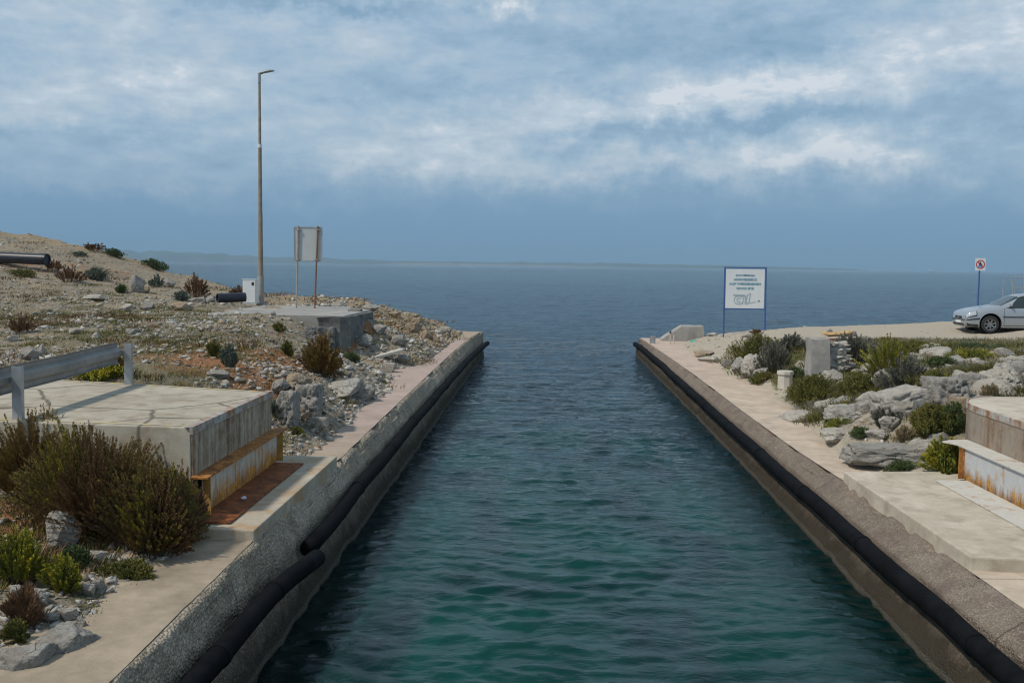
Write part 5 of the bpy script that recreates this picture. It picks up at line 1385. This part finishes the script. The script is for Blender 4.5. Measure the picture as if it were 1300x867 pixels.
K(494, 470, 20, 13, GREYR, 'grey rock under the tilted broken slab', 348)
K(512, 462, 18, 12, GREYR, 'grey rock right of the tilted broken slab', 349)
K(415, 395 + 46, 20, 30, DARKR, 'dark rock wall hanging below the left part of the pad', 350, depth=.8, rough=.12, blocky=1)
K(395, 432, 26, 24, DARKR, 'low dark outcrop under the middle of the pad edge', 351, depth=.8, rough=.12, blocky=1)
# bank of rocks toward the quay tip
K(428, 392, 22, 9, GREYR, 'flat grey rock lying on the right-hand end of the pad', 352)
K(450, 400, 18, 10, DARKR, 'dark rock just right of the pad', 353)
K(470, 396, 22, 11, GREYR, 'grey boulder on the crest of the rocky tip', 354)
K(540, 430, 16, 12, TANR, 'orange-tan boulder near the path on the rocky tip', 355)
K(525, 424, 22, 15, TANR, 'large tan boulder in the middle of the rocky tip', 356)
K(552, 434, 12, 8, TANR, 'small tan boulder where the rocky tip meets the path', 357)
K(565, 424, 16, 11, GREYR, 'grey boulder at the seaward end of the rocky tip', 358)
K(505, 440, 22, 15, GREYR, 'pale grey boulder above the path, below the large tan one', 359)
K(480, 424, 20, 12, GREYR, 'rounded grey boulder on the inland side of the rocky tip', 360)
K(528, 412, 18, 10, TANR, 'flat tan rock on the skyline of the rocky tip', 361)
K(500, 404, 16, 9, TANR, 'small tan rock on the skyline left of the flat tan one', 362)
K(460, 440, 24, 16, GREYR, 'grey boulder on the dirt slope right of the dark wall stub', 363)
# car side
K(1150, 527, 66, 38, PALER, 'big pale boulder tilted like a wedge in the middle of the right-hand bank', 370, depth=1.0, tilt=(0, -.25), rough=.06, blocky=1)
K(1177, 545, 22, 42, DARKR, 'dark upright split rock right of the tilted wedge boulder', 371, depth=.6, blocky=1)
K(1207, 518, 46, 46, GREYR, 'tall cracked grey boulder above the dark split rock', 372, depth=1.0, rough=.1, blocky=1)
K(1240, 503, 26, 32, GREYR, 'upright grey block between the tall cracked boulder and the rough one', 373, depth=.8, blocky=1)
K(1284, 500, 58, 48, PALER, 'massive rough pale boulder behind the rounded concrete road end', 374, depth=1.5, rough=.13)
K(1225, 530, 22, 30, TANR, 'tan rock standing before the tall cracked boulder', 375, depth=.5, blocky=1)
K(1078, 494, 34, 16, PALER, 'smooth pale rock lying in the green ground cover right of the bollard', 376)
K(1100, 482, 14, 10, GREYR, 'small grey rock in the grass above the smooth pale one', 377)
K(1112, 472, 14, 9, PALER, 'pale rock in dry grass high on the right-hand bank', 378)
K(1135, 590, 118, 25, GREYR, 'long low grey ledge just above the thick slab', 379, depth=.8, rough=.08, blocky=1)
K(1068, 556, 48, 22, PALER, 'flat striped pale rock at the path edge before the long grey ledge', 380, depth=.8, rough=.08)
K(1020, 541, 52, 24, PALER, 'smooth sloping pale rock at the path edge, nearest to the bollard', 381, depth=1.1, rough=.06)
K(1085, 530, 66, 16, GREYR, 'low ribbed grey rock slanting up through the ground cover', 382, depth=1.0, tilt=(0, -.22), rough=.08)
K(1070, 515, 50, 14, GREYR, 'narrow grey rib of rock parallel to the ribbed one behind it', 383, depth=.7, tilt=(0, -.3), rough=.08)
K(1115, 560, 34, 14, PALER, 'small pale ledge between the striped rock and the dark split rock', 384, depth=.6)
K(1130, 548, 30, 22, PALER, 'pale lump of rock under the tilted wedge boulder', 385)
K(958, 480, 34, 34, PALER, 'steep pale rock face by the path below the grey-green shrubs', 386, depth=1.0, rough=.1)
K(940, 472, 24, 22, GREYR, 'rough grey rock with furrows left of the steep pale face', 387, depth=1.0, rough=.1)
K(968, 484, 26, 20, GREYR, 'grey rock at the path side nearest the round dark shrub', 388, depth=.7)
K(1018, 470, 18, 16, PALER, 'pale boulder leaning on the left side of the stone pier', 389)
K(902, 462, 30, 12, PALER, 'low pale rock patch beside the far stretch of path', 390, depth=1.2)
K(925, 466, 20, 13, GREYR, 'grey low rock between the pale patch and the furrowed rock', 391)
K(895, 452, 28, 7, TANR, 'flat tan rock shelf inland of the far path', 392, depth=1.2)
K(905, 421 + 6, 16, 6, PALER, 'whitish flat rock between the low block and the white sign', 393)
K(950, 428, 18, 7, PALER, 'whitish rock between the two posts of the white sign', 394)
K(1035, 520 - 4, 20, 8, GREYR, 'small grey rock in the ground cover before the ribs', 395)

# ------------------------------------------------------------------ shrubs
S = shrub
# one big bush made of several grown together: two plants
S(92, 690, 195, 128, 'heath', 'huge brown and yellow-green heath bush filling the corner before the road end', 401, dens=1.0, L=.022, Wd=.0045, parts=True, depth=1.5, curl=.5, tip=.10, dome=.8)
S(22, 645, 130, 105, 'rust', 'brown heath bush at the left border beside the huge one', 402, dens=.9, L=.022, Wd=.004, parts=True, depth=1.2, tip=.1, dome=.8)
S(175, 712, 130, 108, 'heath', 'low yellow-flecked heath bush hanging over the near path', 403, dens=1.2, L=.022, Wd=.0045, parts=True, depth=.9, tip=.2, dome=.75)
S(222, 690, 62, 82, 'brown', 'dry brown heath bush right against the rusty beam end', 404, dens=1.2, L=.022, Wd=.003, parts=True, depth=.6, dome=.4)
S(14, 745, 62, 66, 'yellow', 'yellow-green spurge clump at the left border near the grey boulders', 405, dens=.7, L=.020, Wd=.005, parts=True, tip=.2, dome=.5)
S(74, 755, 50, 42, 'yellow', 'small bright yellow-green spurge growing below the tall pointed rock', 406, dens=.7, L=.020, Wd=.005, parts=True, tip=.2, dome=.4)
S(92, 722, 34, 24, 'green', 'little fresh green plant beside the spurge under the tall rock', 407, dens=.6, L=.05, Wd=.008)
S(22, 800, 46, 50, 'brown', 'tangle of dry reddish twigs by the rounded pale rock', 408, dens=.25, L=.05, Wd=.002)
S(158, 742, 60, 24, 'olive', 'low olive weeds along the inner edge of the near path', 409, dens=.6, L=.03, Wd=.005)
S(14, 820, 30, 26, 'olive', 'small olive weed cushion at the left border over the near boulders', 410, dens=.6, L=.03, Wd=.005)
S(90, 822, 22, 22, 'green', 'green weed sprouting beside the slim standing rock', 411, dens=.5, L=.03, Wd=.005)
S(220, 605, 60, 40, 'green', 'dark green scrub against the near wall of the road end', 412, dens=.6, L=.04, Wd=.005)
# behind the barrier
S(118, 487, 66, 24, 'yellow', 'bright yellow flowering cushion behind the crash barrier', 420, dens=.7, L=.035, Wd=.008, tip=.3)
S(146, 478, 30, 28, 'rust', 'rusty brown tuft touching the yellow cushion behind the barrier', 421, dens=.6, L=.04, Wd=.003)
S(403, 477, 52, 46, 'rust', 'rounded rust-brown bush on the rocks halfway along the slope', 422, dens=.8, L=.06, Wd=.005, parts=True, dome=.8, tip=.1)
S(365, 452, 16, 20, 'olive', 'small olive shrub left of the rounded rust-brown bush', 423, dens=.7)
S(288, 468, 22, 28, 'blue', 'blue-green spurge on the brown earth slope', 424, dens=.35, L=.06, Wd=.01)
S(268, 455, 18, 22, 'olive', 'olive scrub on the brown earth slope, left of the blue-green one', 425, dens=.4)
S(352, 536, 26, 24, 'blue', 'blue-green leafy tuft beside the far corner of the road end', 426, dens=.5, L=.09, Wd=.009)
S(375, 553, 20, 9, 'olive', 'small olive weed in the scree by the rusty beam', 427, dens=.6)
S(445, 458, 18, 10, 'green', 'small green weed at the foot of the dark wall stub', 428, dens=.5)
S(352, 421, 18, 10, 'olive', 'olive weed on the gravel before the pad', 429, dens=.5)
S(245, 379, 32, 28, 'brown', 'dried brown bush near the short pipe stub', 430, dens=.6, L=.06, Wd=.004)
S(228, 383, 22, 13, 'blue', 'blue-green low plant left of the dried brown bush', 431, dens=.5)
S(117, 356, 34, 17, 'blue', 'blue-green low shrub in the upper slope', 432, dens=.6)
S(84, 360, 40, 20, 'brown', 'brown scrub spreading on the upper slope below the long pipe', 433, dens=.5, L=.05, Wd=.004)
S(62, 345, 30, 14, 'brown', 'sparse brown scrub at the open end of the long black pipe', 434, dens=.4)
S(152, 372, 16, 10, 'green', 'dark green tuft left of the tall grey boulder', 435, dens=.6)
S(195, 366, 20, 16, 'blue', 'grey-green shrub right of the tall grey boulder', 436, dens=.6)
S(116, 320, 28, 13, 'brown', 'brown scrub tuft on the hill crest against the sky', 437, dens=.5, dome=.5)
S(140, 325, 26, 9, 'green', 'dark green scrub just below the hill crest', 438, dens=.6)
S(168, 328, 16, 7, 'blue', 'small grey-green tuft on the crest between two darker ones', 439, dens=.5)
S(190, 340, 34, 11, 'green', 'dark scrub where the hill crest drops to the sea', 440, dens=.6)
S(98, 326, 16, 6, 'blue', 'low blue-green cushion under the crest scrub', 441, dens=.6)
S(20, 425, 40, 22, 'brown', 'dry brown scrub at the left border above the barrier', 442, dens=.4, L=.04, Wd=.004)
S(300, 378, 24, 15, 'brown', 'dry scrub between the pipe stub and the white cabinet', 443, dens=.35)
S(22, 352, 40, 10, 'olive', 'olive scrub below the long black pipe at the left border', 444, dens=.4)
# car side
S(985, 476, 44, 40, 'grey', 'round dark grey-green shrub below the sign end of the bank', 450, dens=1.0, L=.04, Wd=.006, parts=True, depth=1.0)
S(1002, 450, 52, 24, 'grey', 'grey shrub behind the round dark one, left of the stone pier', 451, dens=.9)
S(968, 452, 70, 24, 'olive', 'reddish-green cover spilling over the rocks below the white sign', 452, dens=.8, L=.035, Wd=.006, depth=2.2)
S(1085, 466, 72, 40, 'grey', 'wide grey twiggy shrub right of the stone pier', 453, dens=1.0, L=.04, Wd=.005, parts=True, depth=1.6)
S(968, 487, 34, 14, 'olive', 'reddish-green mat on the path side below the round dark shrub', 454, dens=.9, L=.03, Wd=.006)
S(1012, 486, 32, 18, 'green', 'deep green mat between the bollard and the stone pier', 455, dens=.9, L=.03, Wd=.006)
S(1040, 514, 66, 34, 'olive', 'thick olive and red-brown mat right of the bollard', 456, dens=1.0, L=.03, Wd=.006, depth=1.6)
S(1045, 490, 26, 16, 'green', 'green mat under the front of the stone pier', 457, dens=.9, L=.03, Wd=.006)
S(1063, 532, 30, 14, 'yellow', 'yellow-green mat in the hollow between the ribs of rock', 458, dens=.8, L=.03, Wd=.006)
S(1072, 541, 44, 10, 'yellow', 'yellow-green strip of leaves along the flat striped rock', 459, dens=.8, L=.03, Wd=.006)
S(1140, 478, 60, 42, 'yellow', 'yellow-green bush in the middle of the grassy bank', 460, dens=.8, L=.035, Wd=.006, parts=True, depth=1.8)
S(1100, 505, 60, 30, 'olive', 'olive scrub between the ribbed rock and the wide grey shrub', 461, dens=.7, depth=1.5)
S(1155, 492, 70, 34, 'grey', 'straw-grey brush above the tilted wedge boulder', 462, dens=.6, L=.05, Wd=.003)
S(1198, 470, 34, 18, 'green', 'dark green shrub left of the cracked boulders, at the grass edge', 463, dens=.9)
S(1190, 505, 40, 34, 'olive', 'olive shrub growing out between the wedge and the tall cracked boulder', 464, dens=.7)
S(1240, 460, 52, 16, 'yellow', 'yellow-green cushion on the grass behind the cracked boulders', 465, dens=.8)
S(1195, 560, 62, 44, 'olive', 'olive and brown shrub against the far end of the pale beam', 466, dens=.8, L=.035, Wd=.007, depth=1.0)
S(1212, 520 + 32, 30, 36, 'green', 'green spurge shrub under the tan rock near the beam', 467, dens=.8)
S(1205, 603, 46, 36, 'yellow', 'leafy yellowish rosette shrub at the corner of the pale beam base', 468, dens=.7, L=.045, Wd=.011)
S(1150, 600, 44, 12, 'green', 'small green weeds at the back edge of the thick slab', 469, dens=.7, L=.03, Wd=.006)
S(1095, 558, 30, 14, 'green', 'green weed tuft right of the flat striped rock', 470, dens=.7, L=.03, Wd=.006)
S(1150, 562, 26, 18, 'straw', 'straw-coloured tuft before the dark split rock', 471, dens=.6, L=.05, Wd=.003)
S(1130, 545, 44, 24, 'grey', 'grey-green brush under the tilted wedge boulder', 472, dens=.7)
S(1262, 520 - 6, 30, 26, 'straw', 'dry straw brush between the upright block and the massive rough boulder', 473, dens=.5, L=.05, Wd=.003)
S(1225, 572 - 20, 26, 22, 'green', 'dark green leaves against the rounded corner of the road end', 474, dens=.7)
S(1280, 728, 46, 20, 'olive', 'flat olive weed growing on the path before the thick slab', 475, dens=.8, L=.03, Wd=.005)
S(1260, 447, 70, 10, 'green', 'low green strip of plants along the edge of the gravel car park', 476, dens=.5, depth=2.0)
S(960, 426, 18, 7, 'brown', 'small brown scrub behind the posts of the white sign', 477, dens=.6)
S(898, 460, 12, 9, 'olive', 'tiny olive weed on the far path side', 478, dens=.6)
S(1175, 448, 60, 14, 'olive', 'low olive cushion at the front of the gravel car park', 479, dens=.6, depth=2.0)
S(1090, 448, 34, 16, 'olive', 'olive leaves at the right foot of the wide grey shrub', 480, dens=.6)

# dead twig by the wall of the road end
rt = root('dead_branch', tuple(hit(215, 603)), 'bare pale twisted twig standing before the near wall of the road end', 'branch')
p = hit(215, 603); mb = MB()
mb.tube([p + np.array(q) for q in ((0, 0, 0), (.03, 0, .1), (.08, .02, .18), (.1, 0, .28))], [.006, .005, .004, .002], 6)
mb.tube([p + np.array(q) for q in ((.08, .02, .18), (.0, .02, .24), (-.05, 0, .28))], [.004, .003, .002], 6)
mb.tube([p + np.array(q) for q in ((.03, 0, .1), (.10, 0, .14), (.17, .02, .16), (.24, .02, .20))], [.004, .003, .003, .002], 6)
mb.build('twig', simple('bleached_twig', (.38, .33, .27), .9, 0, .2, 20, .2), rt)

# grass
GL = scatter(5200, lambda y: -3.7 - y * .55, lambda y: -3.7, 7, 48, lambda x, y: clearL(x, y) * (.06 + .8 * grassL(x, y) * (cl_n(x, y, 5, 1.2) > -.1)), 1, 1, 1, 12)[0]
tufts('grass', GL, HL, 'olive', .055, 'short olive grass tufts between the stones of the left-hand slope', 12, 3, .004)
GL = scatter(2600, lambda y: 5.4, lambda y: 5.4 + y * .5, 15, 34, lambda x, y: (HR(x, y) > .9) * (1 - (x > 6.3) * (y < 16.1)) * (.05 + .8 * grassR(x, y)), 1, 1, 1, 13)[0]
tufts('grass', GL[:1700], HR, 'olive', .10, 'green grass covering the top of the right-hand bank', 14, 4, .005)
tufts('grass', GL[1700:], HR, 'straw', .13, 'dry straw grass mixed over the right-hand bank', 14, 6, .004)

GC = scatter(1500, lambda y: 5.2, lambda y: 5.6 + y * .42, 15.2, 33, lambda x, y: (HR(x, y) > .86) * (1 - (x > 6.3) * (y < 16.1)) * np.clip(.12 + 1.6 * cl_n(x, y, 88, .8), 0, 1), 1, 1, 1, 14)[0]
tufts('ground_cover', GC[:1050], HR, 'olive', .085, 'olive and reddish low mats between the rocks of the right-hand bank', 60, 7, .009, .24, 'ground cover')
tufts('ground_cover', GC[1050:], HR, 'grey', .12, 'grey-green low scrub between the rocks of the right-hand bank', 60, 8, .006, .22, 'ground cover')
GC = scatter(700, lambda y: -4 - y * .5, lambda y: -3.6, 6.5, 46, lambda x, y: clearL(x, y) * (HL(x, y) > .5) * np.clip(1.6 * cl_n(x, y, 89, .6), 0, 1), 1, 1, 1, 15)[0]
tufts('ground_cover', GC[:350], HL, 'brown', .11, 'dry brown low scrub scattered on the left-hand slope', 50, 9, .005, .2, 'ground cover')
tufts('ground_cover', GC[350:], HL, 'olive', .07, 'olive weeds scattered on the left-hand slope', 50, 10, .006, .2, 'ground cover')

# ------------------------------------------------------------------ silver hatchback
def car():
    gx, gy = 16.35, 37.55
    zg_ = gnd(gx, gy)
    rt = root('parked_car', (0, 0, 0), 'silver hatchback parked on the gravel at the right-hand edge, facing the canal', 'car')
    # local axes: x from nose (0) to tail (4.15), y = 0 at the centre, z up; near side is y < 0
    X_ = [0.0, .03, .10, .22, .45, .84, 1.15, 1.30, 1.55, 1.80, 2.00, 2.35, 2.8, 3.2, 3.5, 3.75, 3.93, 4.05, 4.13, 4.15]
    ZT = [.60, .69, .745, .79, .855, .93, .975, 1.045, 1.19, 1.33, 1.40, 1.44, 1.435, 1.40, 1.35, 1.25, 1.08, .93, .80, .62]   # roof line
    ZS = [.57, .65, .705, .75, .81, .88, .91, .915, .91, .915, .92, .925, .93, .935, .94, .945, .93, .86, .76, .58]           # belt line
    ZB = [.30, .25, .20, .19, .18, .17, .17, .17, .17, .17, .17, .17, .17, .17, .18, .20, .22, .25, .28, .34]
    WM = [.68, .76, .81, .84, .855, .865, .868, .868, .868, .868, .868, .868, .868, .866, .86, .85, .83, .79, .74, .66]
    WT = [.60, .66, .69, .71, .72, .72, .70, .66, .61, .585, .57, .56, .56, .555, .55, .54, .55, .58, .60, .55]
    from bisect import bisect
    def cr(xs, vs, x):
        return float(np.interp(x, xs, vs))
    xs = sorted(set([round(v, 4) for v in list(np.linspace(0, 4.15, 70)) + X_]))
    def ring(x):
        zt, zs, zb, wm, wt = (cr(X_, a, x) for a in (ZT, ZS, ZB, WM, WT))
        zs = min(zs, zt - .02)
        h = zt - zs
        return [(0, zb), (wm * .86, zb), (wm * .965, zb + .05), (wm * .99, zb + .16), (wm, zb + (zs - zb) * .45), (wm * .995, zb + (zs - zb) * .62), (wm * .985, zs - .09), (wm * .965, zs - .03), (wm * .94, zs),
                (wm * .94 + (wt - wm * .94) * .30, zs + h * .30), (wm * .94 + (wt - wm * .94) * .66, zs + h * .64), (wt + .01, zs + h * .88), (wt - .05, zs + h * .955), (wt * .6, zt - h * .01), (0, zt)]
    Rg = [ring(x) for x in xs]; k = len(Rg[0])
    V = []; F = []
    for x, rg in zip(xs, Rg):
        V += [(x, -a, z) for a, z in rg] + [(x, a, z) for a, z in rg[-2:0:-1]]
    n = 2 * k - 2
    for i in range(len(xs) - 1):
        for j in range(n): F.append((i * n + j, i * n + (j + 1) % n, (i + 1) * n + (j + 1) % n, (i + 1) * n + j))
    F += [tuple(range(n)), tuple(range(len(xs) * n - 1, (len(xs) - 1) * n - 1, -1))]
    paint, nt, b = new_mat('silver_car_paint')
    b.inputs['Base Color'].default_value = (.40, .43, .46, 1); b.inputs['Metallic'].default_value = .5; b.inputs['Roughness'].default_value = .38
    b.inputs['Coat Weight'].default_value = .6; b.inputs['Coat Roughness'].default_value = .08
    glass, nt, b = new_mat('dark_car_glass'); b.inputs['Base Color'].default_value = (.03, .045, .05, 1); b.inputs['Roughness'].default_value = .06
    blk = simple('car_black_trim', (.02, .02, .022), .5, 0, .1, 6, 0)
    tyre_m = simple('tyre_rubber', (.028, .028, .03), .85, 0, .2, 10, .2)
    rim_m = simple('wheel_silver', (.26, .27, .28), .4, .6, .1, 6, 0)
    lampm, nt, b = new_mat('headlight_lens'); b.inputs['Base Color'].default_value = (.55, .60, .62, 1); b.inputs['Roughness'].default_value = .1; b.inputs['Metallic'].default_value = .3
    orange = simple('indicator_lens', (.55, .25, .06), .3, 0, .05, 5, 0); redl = simple('tail_lens', (.4, .02, .02), .2, 0, .05, 5, 0)
    M = Matrix.Translation(Vector((gx - .84 - .20, gy + .15, zg_))) @ Matrix.Rotation(R(-4), 4, 'Z')
    def T(vs): return [tuple(M @ Vector(v)) for v in vs]
    def mesh(name, V, F, mat, smooth=True, parent=rt, bev=0):
        m_ = MB(); m_.add(T(V), F); return m_.build(name, mat, parent, smooth=smooth, bevel=bev)
    body = mesh('body', V, F, paint)
    # wheel openings
    cut = []
    for wx in (.84, 3.35):
        m_ = MB(); m_.tube(T([(wx, -1.1, .335), (wx, 1.1, .335)]), .385, 40); c_ = m_.build('cutter', None); cut.append(c_)
        md = body.modifiers.new('arch', 'BOOLEAN'); md.operation = 'DIFFERENCE'; md.solver = 'EXACT'; md.object = c_
    bpy.context.view_layer.update()
    me = bpy.data.meshes.new_from_object(body.evaluated_get(bpy.context.evaluated_depsgraph_get()))
    body.modifiers.clear(); body.data = me
    for c_ in cut: bpy.data.objects.remove(c_)
    me.materials.clear(); me.materials.append(paint)
    at = me.attributes.get('sharp_edge')
    bm = bmesh.new(); bm.from_mesh(me)
    for e_ in bm.edges:
        e_.smooth = e_.calc_face_angle(0) < .6 if len(e_.link_faces) == 2 else False
    for f_ in bm.faces: f_.smooth = True
    bm.to_mesh(me); bm.free()
    # inner arch liners
    for wx in (.84, 3.35):
        for s in (-1, 1):
            V = []; F = []; kk = 24
            for yy, rr in ((s * .855, .382), (s * .50, .382), (s * .50, .0)):
                for j in range(kk): a = math.pi * 2 * j / kk; V.append((wx + rr * math.cos(a), yy, .335 + rr * math.sin(a)))
            for i in range(2):
                for j in range(kk): F.append((i * kk + j, i * kk + (j + 1) % kk, (i + 1) * kk + (j + 1) % kk, (i + 1) * kk + j))
            mesh('wheel_arch_liner', V, F, blk)
    def pt(x, j, t, s=-1, off=.0):
        rg = ring(x); a, z = rg[j]; b2, z2 = rg[min(j + 1, k - 1)]
        a2, zz = a + (b2 - a) * t, z + (z2 - z) * t
        ny_, nz_ = (z2 - z), -(b2 - a); l = math.hypot(ny_, nz_) or 1
        return (x, s * (a2 + ny_ / l * off), zz + nz_ / l * off)
    def surf(x, v, s=-1, off=.006):      # v in ring index units
        j = int(min(k - 2, math.floor(v))); return pt(x, j, v - j, s, off)
    def patch_(name, poly_fn, x0, x1, mat, s=-1, nx_=24, nv=8, off=.006):
        V = []; F = []
        for i in range(nx_ + 1):
            x = x0 + (x1 - x0) * i / nx_; v0, v1 = poly_fn(x)
            for j in range(nv + 1): V.append(surf(x, v0 + (v1 - v0) * j / nv, s, off))
        for i in range(nx_):
            for j in range(nv): a = i * (nv + 1) + j; F.append((a, a + 1, a + nv + 2, a + nv + 1))
        return mesh(name, V, F, mat)
    for s in (-1, 1):
        def front(x): 
            t = min(1, max(0.02, (x - 1.42) / .42)); return 8.15, 8.15 + (11.0 - 8.15) * min(1, t * (1.0)) 
        patch_('side_window', front, 1.44, 2.28, glass, s)
        patch_('side_window', lambda x: (8.15, 11.0), 2.35, 3.12, glass, s)
        patch_('side_window', lambda x: (8.15, 11.0 - max(0, (x - 3.2) / .35) * 2.3), 3.18, 3.52, glass, s)
        patch_('window_seal', lambda x: (7.95, 8.15), 1.36, 3.55, blk, s, 30, 2, .008)
        patch_('side_trim', lambda x: (4.55, 4.85), 1.26, 2.98, blk, s, 20, 2, .014)
        for dx_ in (1.30, 2.31, 3.16):
            patch_('door_gap', lambda x: (2.6, 7.95), dx_, dx_ + .011, blk, s, 1, 14, .004)
        patch_('sill_gap', lambda x: (2.45, 2.6), 1.26, 2.98, blk, s, 10, 1, .004)
        for hx in (2.08, 2.92):
            m_ = MB(); q = surf(hx, 6.0, s, .02); m_.tube(T([(hx - .09, q[1], q[2]), (hx + .09, q[1], q[2])]), .016, 8); m_.build('door_handle', paint, rt, smooth=True)
        # mirror
        P, Fm = rock_shape(3, 5, 2, 0); P = P / np.abs(P).max(0)
        q = surf(1.50, 8.4, s, .10)
        mesh('mirror', [(q[0] + v_[0] * .055 + 0.0, q[1] + s * (.02) + v_[1] * .095, q[2] + .03 + v_[2] * .065) for v_ in P], [tuple(f) for f in Fm], paint)
        m_ = MB(); q2 = surf(1.52, 8.1, s, 0); m_.tube(T([q2, (q[0], q[1], q[2] + .01)]), .02, 8); m_.build('mirror_arm', blk, rt)
        # headlight on the front corner
        patch_('headlight', lambda x: (5.7, 8.1), .03, .34, lampm, s, 12, 6, .010)
        patch_('headlight_seal', lambda x: (5.35, 8.4), .012, .37, blk, s, 10, 6, .005)
        patch_('tail_light', lambda x: (5.2, 8.0), 3.93, 4.10, redl, s, 6, 6, .006)
        patch_('bumper_strip', lambda x: (4.3, 4.75), .015, .46, blk, s, 16, 2, .016)
        patch_('bumper_strip', lambda x: (4.3, 4.75), 3.75, 4.13, blk, s, 12, 2, .016)
        patch_('lower_grille', lambda x: (1.4, 2.7), .02, .42, blk, s, 10, 3, .008)
        # mudguard repeater
        patch_('indicator', lambda x: (6.1, 6.35), 1.14, 1.19, orange, s, 2, 1, .008)
    # windscreen and rear window: patches of the upper skin
    def top_patch(name, x0, x1, mat, v0=11.15):
        V = []; F = []; nx_, nw = 14, 12
        for i in range(nx_ + 1):
            x = x0 + (x1 - x0) * i / nx_
            row = [surf(x, v0 + (13.999 - v0) * j / nw, -1, .006) for j in range(nw + 1)]
            row += [(a, -b2, c) for a, b2, c in row[-2::-1]]; V += row
        m__ = 2 * nw + 1
        for i in range(nx_):
            for j in range(m__ - 1): a = i * m__ + j; F.append((a, a + 1, a + m__ + 1, a + m__))
        mesh(name, V, F, mat)
    top_patch('windscreen', 1.20, 1.83, glass, 10.9); top_patch('rear_window', 3.62, 3.92, glass)
    # nose: grille, emblem ring, number plate
    mesh('grille', [(-.007, -.36, .50), (-.007, .36, .50), (-.007, .36, .583), (-.007, -.36, .583), (.04, -.36, .50), (.04, .36, .50), (.04, .36, .583), (.04, -.36, .583)], [(0, 1, 2, 3), (0, 3, 7, 4), (1, 5, 6, 2), (3, 2, 6, 7), (0, 4, 5, 1)], blk)
    for s in (-1, 1):
        m_ = MB(); m_.box(-.008, .02, min(s * .38, s * .60), max(s * .38, s * .60), .50, .58, M); m_.build('headlight', lampm, rt, bevel=.004)
    m_ = MB(); m_.box(-.016, .01, -.66, .66, .442, .474, M); m_.build('front_strip', blk, rt)
    m_ = MB(); m_.box(-.018, .005, -.26, .26, .335, .435, M); m_.build('number_plate', M_WHITE, rt, bevel=.003)
    m_ = MB(); m_.box(-.012, .02, -.55, .55, .255, .325, M); m_.build('air_intake', blk, rt)
    m_ = MB(); m_.tube(T([(-.012, .04 * math.cos(a), .542 + .04 * math.sin(a)) for a in np.linspace(0, 6.283, 20)]), .007, 6, cap=False); m_.build('badge_ring', rim_m, rt)
    for wx in (.84, 3.35):
        for s in (-1, 1):
            w = MB(); y0_, y1_ = s * .66, s * .845
            prof_ = [(y0_, .20), (y0_, .29), (y0_ + s * .02, .312), (y1_ - s * .02, .312), (y1_, .29), (y1_ + s * .003, .215), (y1_ - s * .02, .205)]
            V = []; F = []; kk = 40
            for j in range(kk):
                a = 2 * math.pi * j / kk; V += [(wx + rr * math.cos(a), yy, .312 + rr * math.sin(a)) for yy, rr in prof_]
            q = len(prof_)
            for j in range(kk):
                for i in range(q): F.append((j * q + i, ((j + 1) % kk) * q + i, ((j + 1) % kk) * q + (i + 1) % q, j * q + (i + 1) % q))
            w.add(T(V), F); wo = w.build('wheel', tyre_m, rt, smooth=False)
            m_ = MB(); yf_ = y1_ - s * .012
            # rim: ring and seven spokes, hub
            V = []; F = []
            for j in range(kk):
                a = 2 * math.pi * j / kk; V += [(wx + rr * math.cos(a), yy, .312 + rr * math.sin(a)) for yy, rr in ((yf_, .208), (yf_ - s * .008, .185), (yf_ - s * .10, .18), (yf_ - s * .10, .205))]
            for j in range(kk):
                for i in range(4): F.append((j * 4 + i, ((j + 1) % kk) * 4 + i, ((j + 1) % kk) * 4 + (i + 1) % 4, j * 4 + (i + 1) % 4))
            m_.add(T(V), F)
            for a in range(7):
                an = 2 * math.pi * a / 7 + .3
                d_ = np.array([math.cos(an), 0, math.sin(an)]); e_ = np.array([-math.sin(an), 0, math.cos(an)])
                c_ = np.array([wx, yf_, .312])
                V = [c_ + d_ * .03 + e_ * .030, c_ + d_ * .03 - e_ * .030, c_ + d_ * .19 - e_ * .022, c_ + d_ * .19 + e_ * .022]
                V = V + [v_ - np.array([0, s * .03, 0]) for v_ in V]
                m_.add(T([tuple(v_) for v_ in V]), [(0, 1, 2, 3), (7, 6, 5, 4), (0, 4, 5, 1), (1, 5, 6, 2), (2, 6, 7, 3), (3, 7, 4, 0)])
            m_.tube(T([(wx, yf_ + s * .006, .312), (wx, yf_ - s * .05, .312)]), .05, 20)
            m_.build('rim', rim_m, wo, smooth=False)
    return rt
car()

# ------------------------------------------------------------------ view
SC.view_settings.view_transform = 'Standard'; SC.view_settings.look = 'None'
SC.view_settings.exposure = 0.0; SC.view_settings.gamma = 1.0; SC.view_settings.use_curve_mapping = False
SC.cycles.use_denoising = True
SC.cycles.pixel_filter_type = 'BLACKMAN_HARRIS'; SC.cycles.filter_width = 1.15
SC.cycles.max_bounces = 6; SC.cycles.diffuse_bounces = 2; SC.cycles.glossy_bounces = 3; SC.cycles.volume_bounces = 0
SC.cycles.use_adaptive_sampling = True
for o in list(bpy.data.objects):
    if '_off' in o: del o['_off']
